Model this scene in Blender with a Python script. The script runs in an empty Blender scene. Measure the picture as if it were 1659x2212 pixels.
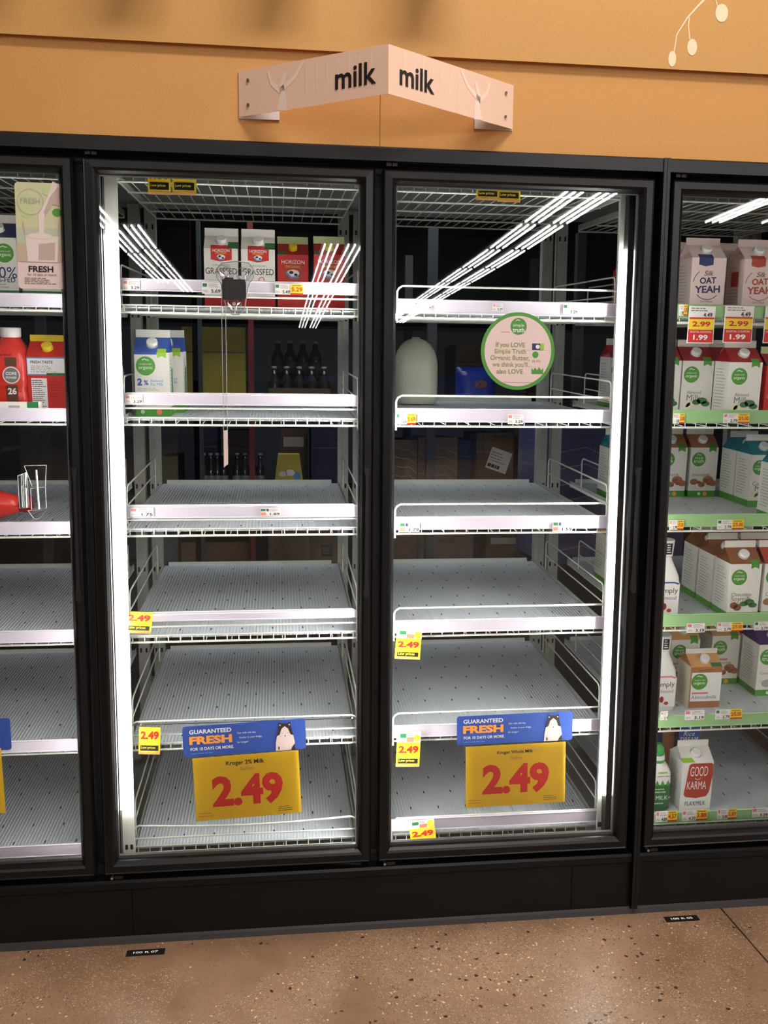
import bpy, bmesh, math, random
from mathutils import Vector, Matrix
random.seed(7)
C = bpy.context.scene.collection
# ------------------------------------------------------------------ camera
F=1943.08; YAW,PIT,ROL=math.radians(6.72505903),math.radians(-6.98366579),math.radians(0.46277933)
CAM=Vector((-.2704,-2.4596,1.5339))
def rot():
    cy,sy,cp,sp=math.cos(YAW),math.sin(YAW),math.cos(PIT),math.sin(PIT)
    f=Vector((sy*cp,cy*cp,sp)); r=Vector((cy,-sy,0)); u=r.cross(f)
    c,s=math.cos(ROL),math.sin(ROL)
    return c*r+s*u, -s*r+c*u, f
RR,UU,FF=rot()
def at(u,v,y):
    "the point seen at pixel (u,v) that lies on the plane at depth y"
    d=FF+RR*((u-829.5)/F)-UU*((v-1106)/F)
    return CAM+d*((y-CAM.y)/d.y)
cd=bpy.data.cameras.new('camera'); cam=bpy.data.objects.new('camera',cd); C.objects.link(cam)
cd.sensor_fit='VERTICAL'; cd.sensor_height=36; cd.lens=F*36/2212; cd.clip_start=.05; cd.clip_end=200
cam.matrix_world=Matrix(((RR.x,UU.x,-FF.x,CAM.x),(RR.y,UU.y,-FF.y,CAM.y),(RR.z,UU.z,-FF.z,CAM.z),(0,0,0,1)))
bpy.context.scene.camera=cam
# ------------------------------------------------------------------ materials
def lin(c): return tuple(((x/255)/12.92 if x/255<=.04045 else ((x/255+.055)/1.055)**2.4) for x in c)+(1,)
MT={}
def mat(name,rgb,rough=.5,metal=0,spec=.5,trans=0,bump=None,noise=None,coat=0,emit=0,alpha=1):
    if name in MT: return MT[name]
    m=bpy.data.materials.new(name); m.use_nodes=True; nt=m.node_tree; b=nt.nodes['Principled BSDF']
    col=lin(rgb); b.inputs['Base Color'].default_value=col; b.inputs['Roughness'].default_value=rough
    b.inputs['Metallic'].default_value=metal; b.inputs['Specular IOR Level'].default_value=spec
    b.inputs['Coat Weight'].default_value=coat; b.inputs['Transmission Weight'].default_value=trans
    b.inputs['Alpha'].default_value=alpha
    if emit:
        b.inputs['Emission Color'].default_value=col; b.inputs['Emission Strength'].default_value=emit
    tc=nt.nodes.new('ShaderNodeTexCoord')
    if noise:
        sc,amt=noise
        n=nt.nodes.new('ShaderNodeTexNoise'); n.inputs['Scale'].default_value=sc; n.inputs['Detail'].default_value=6
        nt.links.new(tc.outputs['Object'],n.inputs['Vector'])
        r=nt.nodes.new('ShaderNodeValToRGB'); r.color_ramp.elements[0].position=.3; r.color_ramp.elements[1].position=.7
        r.color_ramp.elements[0].color=tuple(x*(1-amt) for x in col[:3])+(1,)
        r.color_ramp.elements[1].color=tuple(min(1,x*(1+amt)) for x in col[:3])+(1,)
        nt.links.new(n.outputs['Fac'],r.inputs['Fac']); nt.links.new(r.outputs['Color'],b.inputs['Base Color'])
    if bump:
        sc,st=bump
        n=nt.nodes.new('ShaderNodeTexNoise'); n.inputs['Scale'].default_value=sc; n.inputs['Detail'].default_value=4
        nt.links.new(tc.outputs['Object'],n.inputs['Vector'])
        bp=nt.nodes.new('ShaderNodeBump'); bp.inputs['Strength'].default_value=st; bp.inputs['Distance'].default_value=.002
        nt.links.new(n.outputs['Fac'],bp.inputs['Height']); nt.links.new(bp.outputs['Normal'],b.inputs['Normal'])
    MT[name]=m; return m
def ink(name,rgb): return mat('ink_'+name,rgb,.45)
mat('black_paint',(14,13,13),.33,0,.3)
mat('black_dark',(12,12,12),.5)
mat('black_kick',(10,10,10),.45,0,.25,noise=(9,.25))
mat('vinyl',(44,40,40),.55)
mat('gasket',(70,68,68),.4)
mat('white_coat',(226,226,216),.35,0,.5)
mat('post_grey',(176,178,170),.45)
mat('tray',(206,212,216),.4,0,.4)
mat('rail',(212,202,214),.25,0,.5)
mat('rail_green',(150,190,132),.3)
mat('steel',(170,170,165),.3,.8)
mat('paper',(235,228,222),.6)
mat('carton_white',(232,228,220),.35)
mat('cap_white',(236,234,230),.3)
mat('yellow_tag',(236,205,40),.45)
mat('yellow_sign',(222,178,30),.4)
mat('blue_sign',(38,72,150),.4)
for n,c in dict(black=(25,22,22),red=(200,38,30),deepred=(160,24,26),white=(235,232,230),green=(78,150,52),dkgreen=(38,110,62),lime=(150,195,50),orange=(238,150,60),
    blue=(48,82,160),navy=(30,45,95),grey=(120,116,112),ltgrey=(175,170,165),brown=(142,88,56),dkbrown=(96,58,42),teal=(40,128,140),purple=(70,50,110),
    yellow=(232,205,45),tan=(214,160,98),pink=(225,120,130),pinkwhite=(232,208,202),cream=(238,226,196),nut=(168,110,72),leaf=(60,120,60),salmon=(236,120,90),sky=(90,150,200),palegreen=(196,206,150),rust=(176,66,46)).items(): ink(n,c)
I=lambda n: MT['ink_'+n]
def glass_mat(name,ior,wav,tint=(1,1,1,1)):
    m=bpy.data.materials.new(name); m.use_nodes=True; nt=m.node_tree; nt.nodes.clear()
    o=nt.nodes.new('ShaderNodeOutputMaterial'); mx=nt.nodes.new('ShaderNodeMixShader')
    tr=nt.nodes.new('ShaderNodeBsdfTransparent'); tr.inputs[0].default_value=tint
    gl=nt.nodes.new('ShaderNodeBsdfGlossy'); gl.inputs['Roughness'].default_value=0.0
    fr=nt.nodes.new('ShaderNodeFresnel'); fr.inputs['IOR'].default_value=ior
    nt.links.new(fr.outputs[0],mx.inputs[0]); nt.links.new(tr.outputs[0],mx.inputs[1]); nt.links.new(gl.outputs[0],mx.inputs[2])
    nt.links.new(mx.outputs[0],o.inputs[0])
    if wav:
        tc=nt.nodes.new('ShaderNodeTexCoord'); n=nt.nodes.new('ShaderNodeTexNoise'); n.inputs['Scale'].default_value=2.6; n.inputs['Detail'].default_value=0
        bp=nt.nodes.new('ShaderNodeBump'); bp.inputs['Strength'].default_value=1; bp.inputs['Distance'].default_value=wav
        nt.links.new(tc.outputs['Object'],n.inputs['Vector']); nt.links.new(n.outputs['Fac'],bp.inputs['Height'])
        nt.links.new(bp.outputs['Normal'],gl.inputs['Normal'])
    MT[name]=m; return m
glass_mat('door_glass',1.5,.0007,(.97,.985,.98,1))
glass_mat('clear_plastic',1.6,.01,(.96,.96,.965,1))
glass_mat('clear_sleeve',1.12,0,(.98,.98,.98,1))
def tray_mat():
    m=MT['tray']; nt=m.node_tree; b=nt.nodes['Principled BSDF']
    tc=nt.nodes.new('ShaderNodeTexCoord'); w=nt.nodes.new('ShaderNodeTexWave'); w.wave_type='BANDS'; w.bands_direction='X'; w.inputs['Scale'].default_value=32
    nt.links.new(tc.outputs['Object'],w.inputs['Vector'])
    bp=nt.nodes.new('ShaderNodeBump'); bp.inputs['Strength'].default_value=.5; bp.inputs['Distance'].default_value=.0025
    nt.links.new(w.outputs['Fac'],bp.inputs['Height']); nt.links.new(bp.outputs['Normal'],b.inputs['Normal'])
tray_mat()
# ------------------------------------------------------------------ text
TXT={}
def text_mesh(s,bold):
    k=(s,bold)
    if k not in TXT:
        cu=bpy.data.curves.new('t','FONT'); cu.body=s; cu.size=1; cu.offset=bold; cu.resolution_u=3; cu.fill_mode='FRONT' if hasattr(cu,'fill_mode') else cu.fill_mode
        o=bpy.data.objects.new('t',cu); C.objects.link(o)
        dg=bpy.context.evaluated_depsgraph_get(); me=bpy.data.meshes.new_from_object(o.evaluated_get(dg))
        vs=[(v.co.x,v.co.y) for v in me.vertices]; fs=[tuple(p.vertices) for p in me.polygons if p.normal.z>0] or [tuple(reversed(p.vertices)) for p in me.polygons]
        xs=[v[0] for v in vs]; ys=[v[1] for v in vs]
        TXT[k]=(vs,fs,min(xs),max(xs),min(ys),max(ys))
        bpy.data.objects.remove(o); bpy.data.curves.remove(cu); bpy.data.meshes.remove(me)
    return TXT[k]
# ------------------------------------------------------------------ mesh builder
class MB:
    def __init__(s): s.v=[];s.f=[];s.m=[];s.mats=[];s.sm=[];s.plane((0,0,0),(1,0,0),(0,0,1))
    def mi(s,m):
        if isinstance(m,str): m=MT[m]
        if m not in s.mats: s.mats.append(m)
        return s.mats.index(m)
    def add(s,vs,fs,m,smooth=False):
        b=len(s.v); s.v+=[tuple(v) for v in vs]; i=s.mi(m)
        for f in fs: s.f.append([b+j for j in f]); s.m.append(i); s.sm.append(smooth)
    def box(s,a,b,m,skip=''):
        x0,y0,z0=a;x1,y1,z1=b
        vs=[(x0,y0,z0),(x1,y0,z0),(x1,y1,z0),(x0,y1,z0),(x0,y0,z1),(x1,y0,z1),(x1,y1,z1),(x0,y1,z1)]
        s.add(vs,[(0,3,2,1),(4,5,6,7),(0,1,5,4),(1,2,6,5),(2,3,7,6),(3,0,4,7)],m)
    def bbox(s,a,b,m,r=.003):
        "box with chamfered edges along its longest outline in xz"
        x0,y0,z0=a;x1,y1,z1=b
        o=[(x0+r,z0),(x1-r,z0),(x1,z0+r),(x1,z1-r),(x1-r,z1),(x0+r,z1),(x0,z1-r),(x0,z0+r)]
        s.prism(o,y0,y1,m)
    def prism(s,o,y0,y1,m):
        n=len(o); vs=[(x,y0,z) for x,z in o]+[(x,y1,z) for x,z in o]
        s.add(vs,[tuple(range(n)),tuple(reversed(range(n,2*n)))]+[(i,i+n,(i+1)%n+n,(i+1)%n) for i in range(n)],m)
    def sweepx(s,prof,x0,x1,m):
        "profile of (y,z) swept along x"
        n=len(prof); vs=[(x0,y,z) for y,z in prof]+[(x1,y,z) for y,z in prof]
        s.add(vs,[tuple(reversed(range(n))),tuple(range(n,2*n))]+[(i,(i+1)%n,(i+1)%n+n,i+n) for i in range(n)],m)
    def tube(s,pts,r,m,n=8,caps=True):
        pts=[Vector(p) for p in pts]; rings=[]; ref=None
        for i,p in enumerate(pts):
            t=(pts[min(i+1,len(pts)-1)]-pts[max(i-1,0)]).normalized()
            if ref is None: ref=Vector((0,0,1)) if abs(t.z)<.9 else Vector((1,0,0))
            a=(ref-t*ref.dot(t)).normalized(); b=t.cross(a); ref=a
            rr=r[i] if isinstance(r,(list,tuple)) else r
            rings.append([p+(a*math.cos(2*math.pi*k/n)+b*math.sin(2*math.pi*k/n))*rr for k in range(n)])
        vs=[v for q in rings for v in q]; fs=[]
        for i in range(len(pts)-1):
            for k in range(n): fs.append((i*n+k,(i+1)*n+k,(i+1)*n+(k+1)%n,i*n+(k+1)%n))
        s.add(vs,fs,m,True)
        if caps: s.add(rings[0],[tuple(range(n))],m); s.add(rings[-1],[tuple(reversed(range(n)))],m)
    def lathe(s,prof,c,m,n=24,axis='z',sx=1,sy=1,ms=None):
        "prof: (r,h) list; ms gives a material per ring segment"
        c=Vector(c); vs=[]
        for r,h in prof:
            for k in range(n):
                a=2*math.pi*k/n; x,y=r*math.cos(a)*sx,r*math.sin(a)*sy
                vs.append(c+(Vector((x,y,h)) if axis=='z' else Vector((x,-h,y)) if axis=='y' else Vector((h,x,y))))
        b=len(s.v); s.v+=[tuple(v) for v in vs]
        for i in range(len(prof)-1):
            q=s.mi(ms[i] if ms else m)
            for k in range(n):
                s.f.append([b+i*n+k,b+i*n+(k+1)%n,b+(i+1)*n+(k+1)%n,b+(i+1)*n+k]); s.m.append(q); s.sm.append(True)
        for i,rev in ((0,True),(len(prof)-1,False)):
            if prof[i][0]>1e-5:
                f=[b+i*n+k for k in range(n)]; s.f.append(f[::-1] if rev else f); s.m.append(s.mi(ms[min(i,len(ms)-1)] if ms else m)); s.sm.append(False)
    # --- flat print on a plane
    def plane(s,o,ux,uy): s.o=Vector(o);s.ux=Vector(ux).normalized();s.uy=Vector(uy).normalized();s.n=s.ux.cross(s.uy)
    def P(s,x,y,l): return s.o+s.ux*x+s.uy*y+s.n*(l*.0003)
    def poly(s,pts,m,l=1): s.add([s.P(x,y,l) for x,y in pts],[tuple(range(len(pts)))],m)
    def rect(s,x0,y0,x1,y1,m,l=1): s.poly([(x0,y0),(x1,y0),(x1,y1),(x0,y1)],m,l)
    def disc(s,cx,cy,r,m,l=1,ry=None,n=28): s.poly([(cx+r*math.cos(2*math.pi*k/n),cy+(ry or r)*math.sin(2*math.pi*k/n)) for k in range(n)],m,l)
    def rrect(s,x0,y0,x1,y1,r,m,l=1): s.poly(rro(x0,y0,x1,y1,r),m,l)
    def ring(s,cx,cy,r0,r1,m,l=1,n=32,a0=0,a1=2*math.pi):
        vs=[];fs=[]
        for k in range(n+1):
            a=a0+(a1-a0)*k/n; vs+=[s.P(cx+r0*math.cos(a),cy+r0*math.sin(a),l),s.P(cx+r1*math.cos(a),cy+r1*math.sin(a),l)]
        s.add(vs,[(2*k,2*k+1,2*k+3,2*k+2) for k in range(n)],m)
    def stroke(s,pts,ws,m,l=1):
        pts=[Vector(p) for p in pts]; vs=[]
        for i,p in enumerate(pts):
            t=(pts[min(i+1,len(pts)-1)]-pts[max(i-1,0)]).normalized(); nn=Vector((-t.y,t.x)); w=(ws[i] if isinstance(ws,(list,tuple)) else ws)/2
            vs+=[s.P(*(p-nn*w),l),s.P(*(p+nn*w),l)]
        s.add(vs,[(2*k,2*k+2,2*k+3,2*k+1) for k in range(len(pts)-1)],m)
    def txt(s,t,cx,cy,w=None,h=None,m='ink_black',l=2,bold=0,sh=0,rotz=0):
        vs,fs,x0,x1,y0,y1=text_mesh(t,bold)
        if w and h: kx,ky=w/(x1-x0),h/(y1-y0)
        elif w: kx=ky=w/(x1-x0)
        else: kx=ky=h/(y1-y0)
        mx,my=(x0+x1)/2,(y0+y1)/2; c_,s_=math.cos(rotz),math.sin(rotz); out=[]
        for x,y in vs:
            X=(x-mx)*kx+sh*(y-my)*ky; Y=(y-my)*ky
            out.append(s.P(cx+X*c_-Y*s_,cy+X*s_+Y*c_,l))
        s.add(out,fs,m)
    def lines(s,x0,y0,x1,y1,n,m,l=2,fill=.45,seed=1):
        rn=random.Random(seed); hh=(y1-y0)/n
        for i in range(n):
            y=y1-(i+.5)*hh; x=x0; end=x0+(x1-x0)*rn.uniform(.6,1)
            while x<end:
                w=(x1-x0)*rn.uniform(.06,.2); s.rect(x,y-hh*fill/2,min(x+w,end),y+hh*fill/2,m,l); x+=w+(x1-x0)*.03
    def build(s,name,parent=None,loc=None):
        me=bpy.data.meshes.new(name); me.from_pydata(s.v,[],s.f)
        for m in s.mats: me.materials.append(m)
        me.polygons.foreach_set('material_index',s.m); me.polygons.foreach_set('use_smooth',s.sm); me.update()
        o=bpy.data.objects.new(name,me); C.objects.link(o)
        if parent: o.parent=parent
        if loc: o.location=loc
        return o
def rro(x0,y0,x1,y1,r,n=5):
    o=[]
    for cx,cy,a in ((x1-r,y0+r,-90),(x1-r,y1-r,0),(x0+r,y1-r,90),(x0+r,y0+r,180)):
        for k in range(n+1):
            t=math.radians(a+90*k/n); o.append((cx+r*math.cos(t),cy+r*math.sin(t)))
    return o
def tag(o,label=None,cat=None,group=None,kind=None):
    if label: o['label']=label
    if cat: o['category']=cat
    if group: o['group']=group
    if kind: o['kind']=kind
    return o
def empty(name,loc=(0,0,0),label=None,cat=None,group=None,rz=0,rx=0,ry=0):
    o=bpy.data.objects.new(name,None); o.empty_display_size=.05; C.objects.link(o); o.location=loc; o.rotation_euler=(rx,ry,rz)
    return tag(o,label,cat,group)
def kids(o): return [c for c in bpy.data.objects if c.parent==o]
def dup(root,loc,label,group=None,rz=0):
    r=root.copy(); C.objects.link(r); r.location=loc; r.rotation_euler=(0,0,rz); r['label']=label
    if group: r['group']=group
    for ch in root_kids[root.name]:
        c=ch.copy(); C.objects.link(c); c.parent=r
    return r
root_kids={}
def struct(o): o['kind']='structure'; return o

# ================================================================== SETTING
XL,XR=-1.57,1.66                 # ends of the cooler opening
# floor
def floor_mat():
    m=bpy.data.materials.new('polished_concrete'); m.use_nodes=True; nt=m.node_tree; b=nt.nodes['Principled BSDF']; L=nt.links.new
    tc=nt.nodes.new('ShaderNodeTexCoord')
    def noise(sc,det=5,ro=.6):
        n=nt.nodes.new('ShaderNodeTexNoise'); n.inputs['Scale'].default_value=sc; n.inputs['Detail'].default_value=det; n.inputs['Roughness'].default_value=ro; L(tc.outputs['Object'],n.inputs['Vector']); return n
    def ramp(src,stops):
        r=nt.nodes.new('ShaderNodeValToRGB'); e=r.color_ramp.elements
        e[0].position,e[0].color=stops[0]; e[1].position,e[1].color=stops[-1]
        for p,c in stops[1:-1]:
            q=e.new(p); q.color=c
        L(src,r.inputs[0]); return r
    def mix(f,a,bb):
        x=nt.nodes.new('ShaderNodeMix'); x.data_type='RGBA'; L(f,x.inputs[0]); L(a,x.inputs[6])
        if isinstance(bb,tuple): x.inputs[7].default_value=bb
        else: L(bb,x.inputs[7])
        return x.outputs[2]
    base=ramp(noise(2.2,8,.65).outputs['Fac'],[(.3,lin((112,84,62))),(.5,lin((140,108,84))),(.7,lin((160,128,102)))]).outputs[0]
    dn=nt.nodes.new('ShaderNodeTexNoise'); dn.inputs['Scale'].default_value=130; L(tc.outputs['Object'],dn.inputs['Vector'])
    vm=nt.nodes.new('ShaderNodeVectorMath'); vm.operation='SCALE'; L(dn.outputs['Color'],vm.inputs[0]); vm.inputs['Scale'].default_value=.012
    va=nt.nodes.new('ShaderNodeVectorMath'); va.operation='ADD'; L(tc.outputs['Object'],va.inputs[0]); L(vm.outputs[0],va.inputs[1])
    def specks(sc,thr,col,base,msc):
        v=nt.nodes.new('ShaderNodeTexVoronoi'); v.inputs['Scale'].default_value=sc; L(va.outputs[0],v.inputs['Vector'])
        d=nt.nodes.new('ShaderNodeMath'); d.operation='LESS_THAN'; L(v.outputs['Distance'],d.inputs[0]); d.inputs[1].default_value=.33
        sp=nt.nodes.new('ShaderNodeSeparateColor'); L(v.outputs['Color'],sp.inputs[0])
        t=nt.nodes.new('ShaderNodeMath'); t.operation='GREATER_THAN'; L(sp.outputs[0],t.inputs[0]); t.inputs[1].default_value=thr
        mk=nt.nodes.new('ShaderNodeMath'); mk.operation='GREATER_THAN'; L(noise(msc,2).outputs['Fac'],mk.inputs[0]); mk.inputs[1].default_value=.47
        a=nt.nodes.new('ShaderNodeMath'); a.operation='MULTIPLY'; L(d.outputs[0],a.inputs[0]); L(t.outputs[0],a.inputs[1])
        a2=nt.nodes.new('ShaderNodeMath'); a2.operation='MULTIPLY'; L(a.outputs[0],a2.inputs[0]); L(mk.outputs[0],a2.inputs[1])
        return mix(a2.outputs[0],base,col)
    c=specks(210,.55,lin((186,158,126)),base,3.1)
    c=specks(120,.72,lin((120,104,92)),c,2.6)
    c=specks(150,.86,lin((96,82,72)),c,2.4)
    c=specks(62,.93,lin((52,44,42)),c,1.9)
    c=specks(100,.93,lin((206,180,150)),c,2.1)
    c=specks(260,.75,lin((96,74,58)),c,4.)
    L(c,b.inputs['Base Color']); b.inputs['Roughness'].default_value=.38; b.inputs['Specular IOR Level'].default_value=.35
    return m
MT['floor']=floor_mat()
b=MB(); b.box((-14,-40,-.1),(1.066,4.2,0),'floor'); b.box((1.072,-40,-.1),(14,4.2,0),'floor'); b.box((1.066,-40,-.1),(1.072,4.2,-.004),'vinyl'); struct(b.build('floor'))
# wall above and beside the coolers
mat('orange_wall',(203,148,84),.6,0,.3,bump=(260,.35))
mat('orange_wall_upper',(200,150,86),.55,0,.3,bump=(260,.25))
b=MB(); b.box((-14,0,2.201),(-.0015,.12,5),'orange_wall'); b.box((.0015,0,2.201),(14,.12,5),'orange_wall'); b.box((-.0015,.003,2.201),(.0015,.12,5),'orange_wall')
b.box((-14,0,0),(XL,.12,2.201),'orange_wall'); b.box((XR,0,0),(14,.12,2.201),'orange_wall'); struct(b.build('wall_back'))
b=MB(); b.sweepx([(-.014,2.43),(-.014,5),(-.0005,5),(-.0005,2.436)],-14,14,'orange_wall_upper'); struct(b.build('trim_1'))
# sales floor ceiling
mat('dark_ceiling',(52,54,60),.8)
b=MB(); b.box((-14,-40,5),(14,.2,5.1),'dark_ceiling'); struct(b.build('ceiling'))
# stockroom
mat('stock_wall',(96,98,102),.7); 
b=MB(); b.box((-3.5,4,0),(4,4.1,2.7),'stock_wall'); struct(b.build('wall_stockroom_back'))
b=MB(); b.box((-3.6,.13,0),(-3.5,4.1,2.7),'stock_wall'); struct(b.build('wall_stockroom_left'))
b=MB(); b.box((4,.13,0),(4.1,4.1,2.7),'stock_wall'); struct(b.build('wall_stockroom_right'))
b=MB(); b.box((-3.6,.13,2.7),(4.1,4.1,2.8),'stock_wall'); struct(b.build('wall_stockroom_top'))
# ================================================================== COOLERS
ZB,DH,DW=.205,1.9435,.753
ZT=ZB+DH
doorX={'A':-.011-DW-.024-DW,'B':-.011-DW,'C':.011,'D':.011+DW+.05}
names={'A':'leftmost','B':'left full','C':'right full','D':'rightmost'}
which={'A':'behind the leftmost glass door','B':'behind the left of the two full doors','C':'behind the right of the two full doors','D':'behind the rightmost glass door'}
def cooler(x0,x1,doors,label,joints):
    r=empty('display_cooler',((x0+x1)/2,0,0),label,'refrigerator','wall coolers'); cx=(x0+x1)/2
    def L(bb,name,lab=None):
        o=bb.build(name,r); o.location=(-cx,0,0)
        if lab:o['label']=lab
        return o
    b=MB(); b.sweepx([(-.012,2.164),(-.012,2.196),(-.007,2.201),(.10,2.201),(.10,2.164)],x0,x1,'black_paint'); b.box((x0,.045,2.149),(x1,.10,2.164),'black_dark'); L(b,'header')
    b=MB(); b.sweepx([(.0,.158),(-.004,.164),(-.004,.182),(.004,.187),(.10,.187),(.10,.158)],x0,x1,'black_kick'); b.box((x0,.045,.187),(x1,.10,.207),'black_dark'); L(b,'sill')
    b=MB(); seams=[x for x in (-.69,.597,1.4) if x0<x<x1]; xs=[x0]+seams+[x1]
    for i in range(len(xs)-1): b.box((xs[i]+.0008,.004,.012),(xs[i+1]-.0008,.05,.158),'black_kick')
    L(b,'kick_panel')
    b=MB(); b.sweepx([(-.008,0),(-.004,.014),(.004,.018),(.004,0)],x0,x1,'vinyl'); L(b,'base_strip')
    b=MB(); b.box((x0,.1,2.25),(x1,1.12,2.28),'post_grey'); b.box((x0,.1,2.20),(x1,.12,2.28),'black_dark'); L(b,'top_panel')
    b=MB(); b.box((x0,.1,.10),(x1,1.12,.13),'post_grey'); b.box((x0,.09,0),(x1,.11,.17),'black_dark'); L(b,'bottom_panel')
    for (mx,w) in joints:
        b=MB(); b.box((mx-w/2,.070,.187),(mx+w/2,.1,2.16),'black_dark'); L(b,'mullion')
    return r,L
mat('led',(255,252,244),.4,emit=1)
def led_mat(name,col,st):
    m=bpy.data.materials.new(name); m.use_nodes=True; nt=m.node_tree; nt.nodes.clear(); o=nt.nodes.new('ShaderNodeOutputMaterial'); e=nt.nodes.new('ShaderNodeEmission')
    e.inputs[0].default_value=col; e.inputs[1].default_value=st; nt.links.new(e.outputs[0],o.inputs[0]); MT[name]=m
led_mat('tube_on',(1,.95,.93,1),45)
r1,L1=cooler(XL,.7885,'ABC','black three door wall cooler, its two full doors under the milk sign',[(-.774,.092),(0,.07),(.7535,.069),(-1.55,.03)])
r2,L2=cooler(.7895,XR,'D','black wall cooler at right edge, stocked with plant milk cartons',[(.8145,.049),(1.64,.03)])
b=MB(); b.bbox((.7795,-.016,.02),(.7885,.046,2.2),'black_paint',.001); L1(b,'joint_post')
b=MB(); b.bbox((.7895,-.016,.02),(.7985,.046,2.2),'black_paint',.001); L2(b,'joint_post')
# light bars: lit diffuser on a white back plate
def lightbar(L,x,side,w=.036,st=16,zt=1.97,zb=.24,pl=0):
    led='led_%d'%st
    if led not in MT: led_mat(led,(1,.985,.95,1),st)
    b=MB(); s=side
    xe=x+s*(w+pl); b.box((min(x,xe),.1,.17),(max(x,xe),.106,2.15),'white_coat' if not pl else 'post_grey')
    for zz in (.19,.235): 
        for q in (.3,.72): b.plane((x+s*w*q,.0998,zz),(1,0,0),(0,0,1)); b.rrect(-.004,-.007,.004,.009,.0035,'black_dark',1)
    L(b,'light_bar')
    b=MB(); pr=[(x+s*.0005,.0995),(x+s*.0015,.079),(x+s*.5*w,.074),(x+s*(w-.003),.082),(x+s*w,.0995)]
    vs=[(px,py,zb) for px,py in pr]+[(px,py,zt) for px,py in pr]; n=5
    b.add(vs,[(i,i+1,i+1+n,i+n) if s>0 else (i+1,i,i+n,i+1+n) for i in range(n-1)]+[tuple(range(n)),tuple(range(n,2*n))],led)
    L(b,'light_diffuser','glowing white vertical light diffuser')
lightbar(L1,-.728,1,.034,20,zb=.36)
lightbar(L1,-.812,-1,.020,26)
lightbar(L1,-.030,-1,.010,66)
lightbar(L1,.030,1,.010,50)
lightbar(L1,.718,-1,.009,72,zb=.34,pl=.004)
lightbar(L2,.84,1,.010,13)
lightbar(L2,1.62,-1,.014,11)
# doors
def door(L,root,X,k,cx):
    d=bpy.data.objects.new('door',None); C.objects.link(d); d.parent=root; d.location=(X-cx,0,0)
    b=MB(); w,fw=DW,.037
    # mitred stiles and rails with a bevelled profile: (inset, y)
    prof=[(0,.042),(0,.004),(.003,0),(.006,.0015),(.024,.0),(.030,.004),(.0355,.012),(.037,.02),(.037,.03),(.034,.042)]
    def ringpts(ins,y): return [(ins,y,ZB+ins),(w-ins,y,ZB+ins),(w-ins,y,ZT-ins),(ins,y,ZT-ins)]
    vs=[p for i,y in prof for p in ringpts(i,y)]; fs=[]
    for i in range(len(prof)-1):
        for j in range(4): fs.append((i*4+j,i*4+(j+1)%4,(i+1)*4+(j+1)%4,(i+1)*4+j))
    b.add(vs,fs,'black_paint')
    # grey spacer bar seen at the foot and sides of the pane
    g=fw; t=.009; y0=.0225
    b.box((g,y0,ZB+g),(w-g,y0+.012,ZB+g+t),'gasket'); b.box((g,y0,ZT-g-.002),(w-g,y0+.012,ZT-g),'gasket')
    b.box((g,y0,ZB+g+t),(g+.002,y0+.012,ZT-g),'gasket'); b.box((w-g-.004,y0,ZB+g+t),(w-g,y0+.012,ZT-g),'gasket')
    fr=b.build('door_frame',d)
    b=MB(); b.add([(g-.002,.0195,ZB+g-.002),(w-g+.002,.0195,ZB+g-.002),(w-g+.002,.0195,ZT-g+.002),(g-.002,.0195,ZT-g+.002)],[(0,1,2,3)],'door_glass')
    b.build('glass_pane',d)
    b=MB(); hx=w-.018; z0,z1=.992,1.353
    b.prism([(hx-.0075,z1),(hx-.0035,z1-.03),(hx-.0045,z0+.05),(hx-.0075,z0+.01),(hx-.004,z0),(hx+.004,z0),(hx+.0075,z0+.01),(hx+.0045,z0+.05),(hx+.0035,z1-.03),(hx+.0075,z1)],-.012,.0,'black_dark')
    b.build('handle',d)
    for px in (.008,.024):
        b=MB(); b.box((px,.0,ZT+.006),(px+.013,.03,ZT+.015),'vinyl'); b.build('hinge_plate',d)
    b=MB(); b.tube([(.02,.03,ZB-.012),(.02,.004,ZB-.012)],.004,'steel',8); b.build('hinge_screw',d)
    b=MB(); b.box((.026,.006,ZB-.016),(.05,.03,ZB-.006),'black_dark'); b.build('hinge_bracket',d)
    return d
for k in 'ABC': door(L1,r1,doorX[k],k,(XL+.7885)/2)
door(L2,r2,doorX['D'],'D',(.7895+XR)/2)
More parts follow.
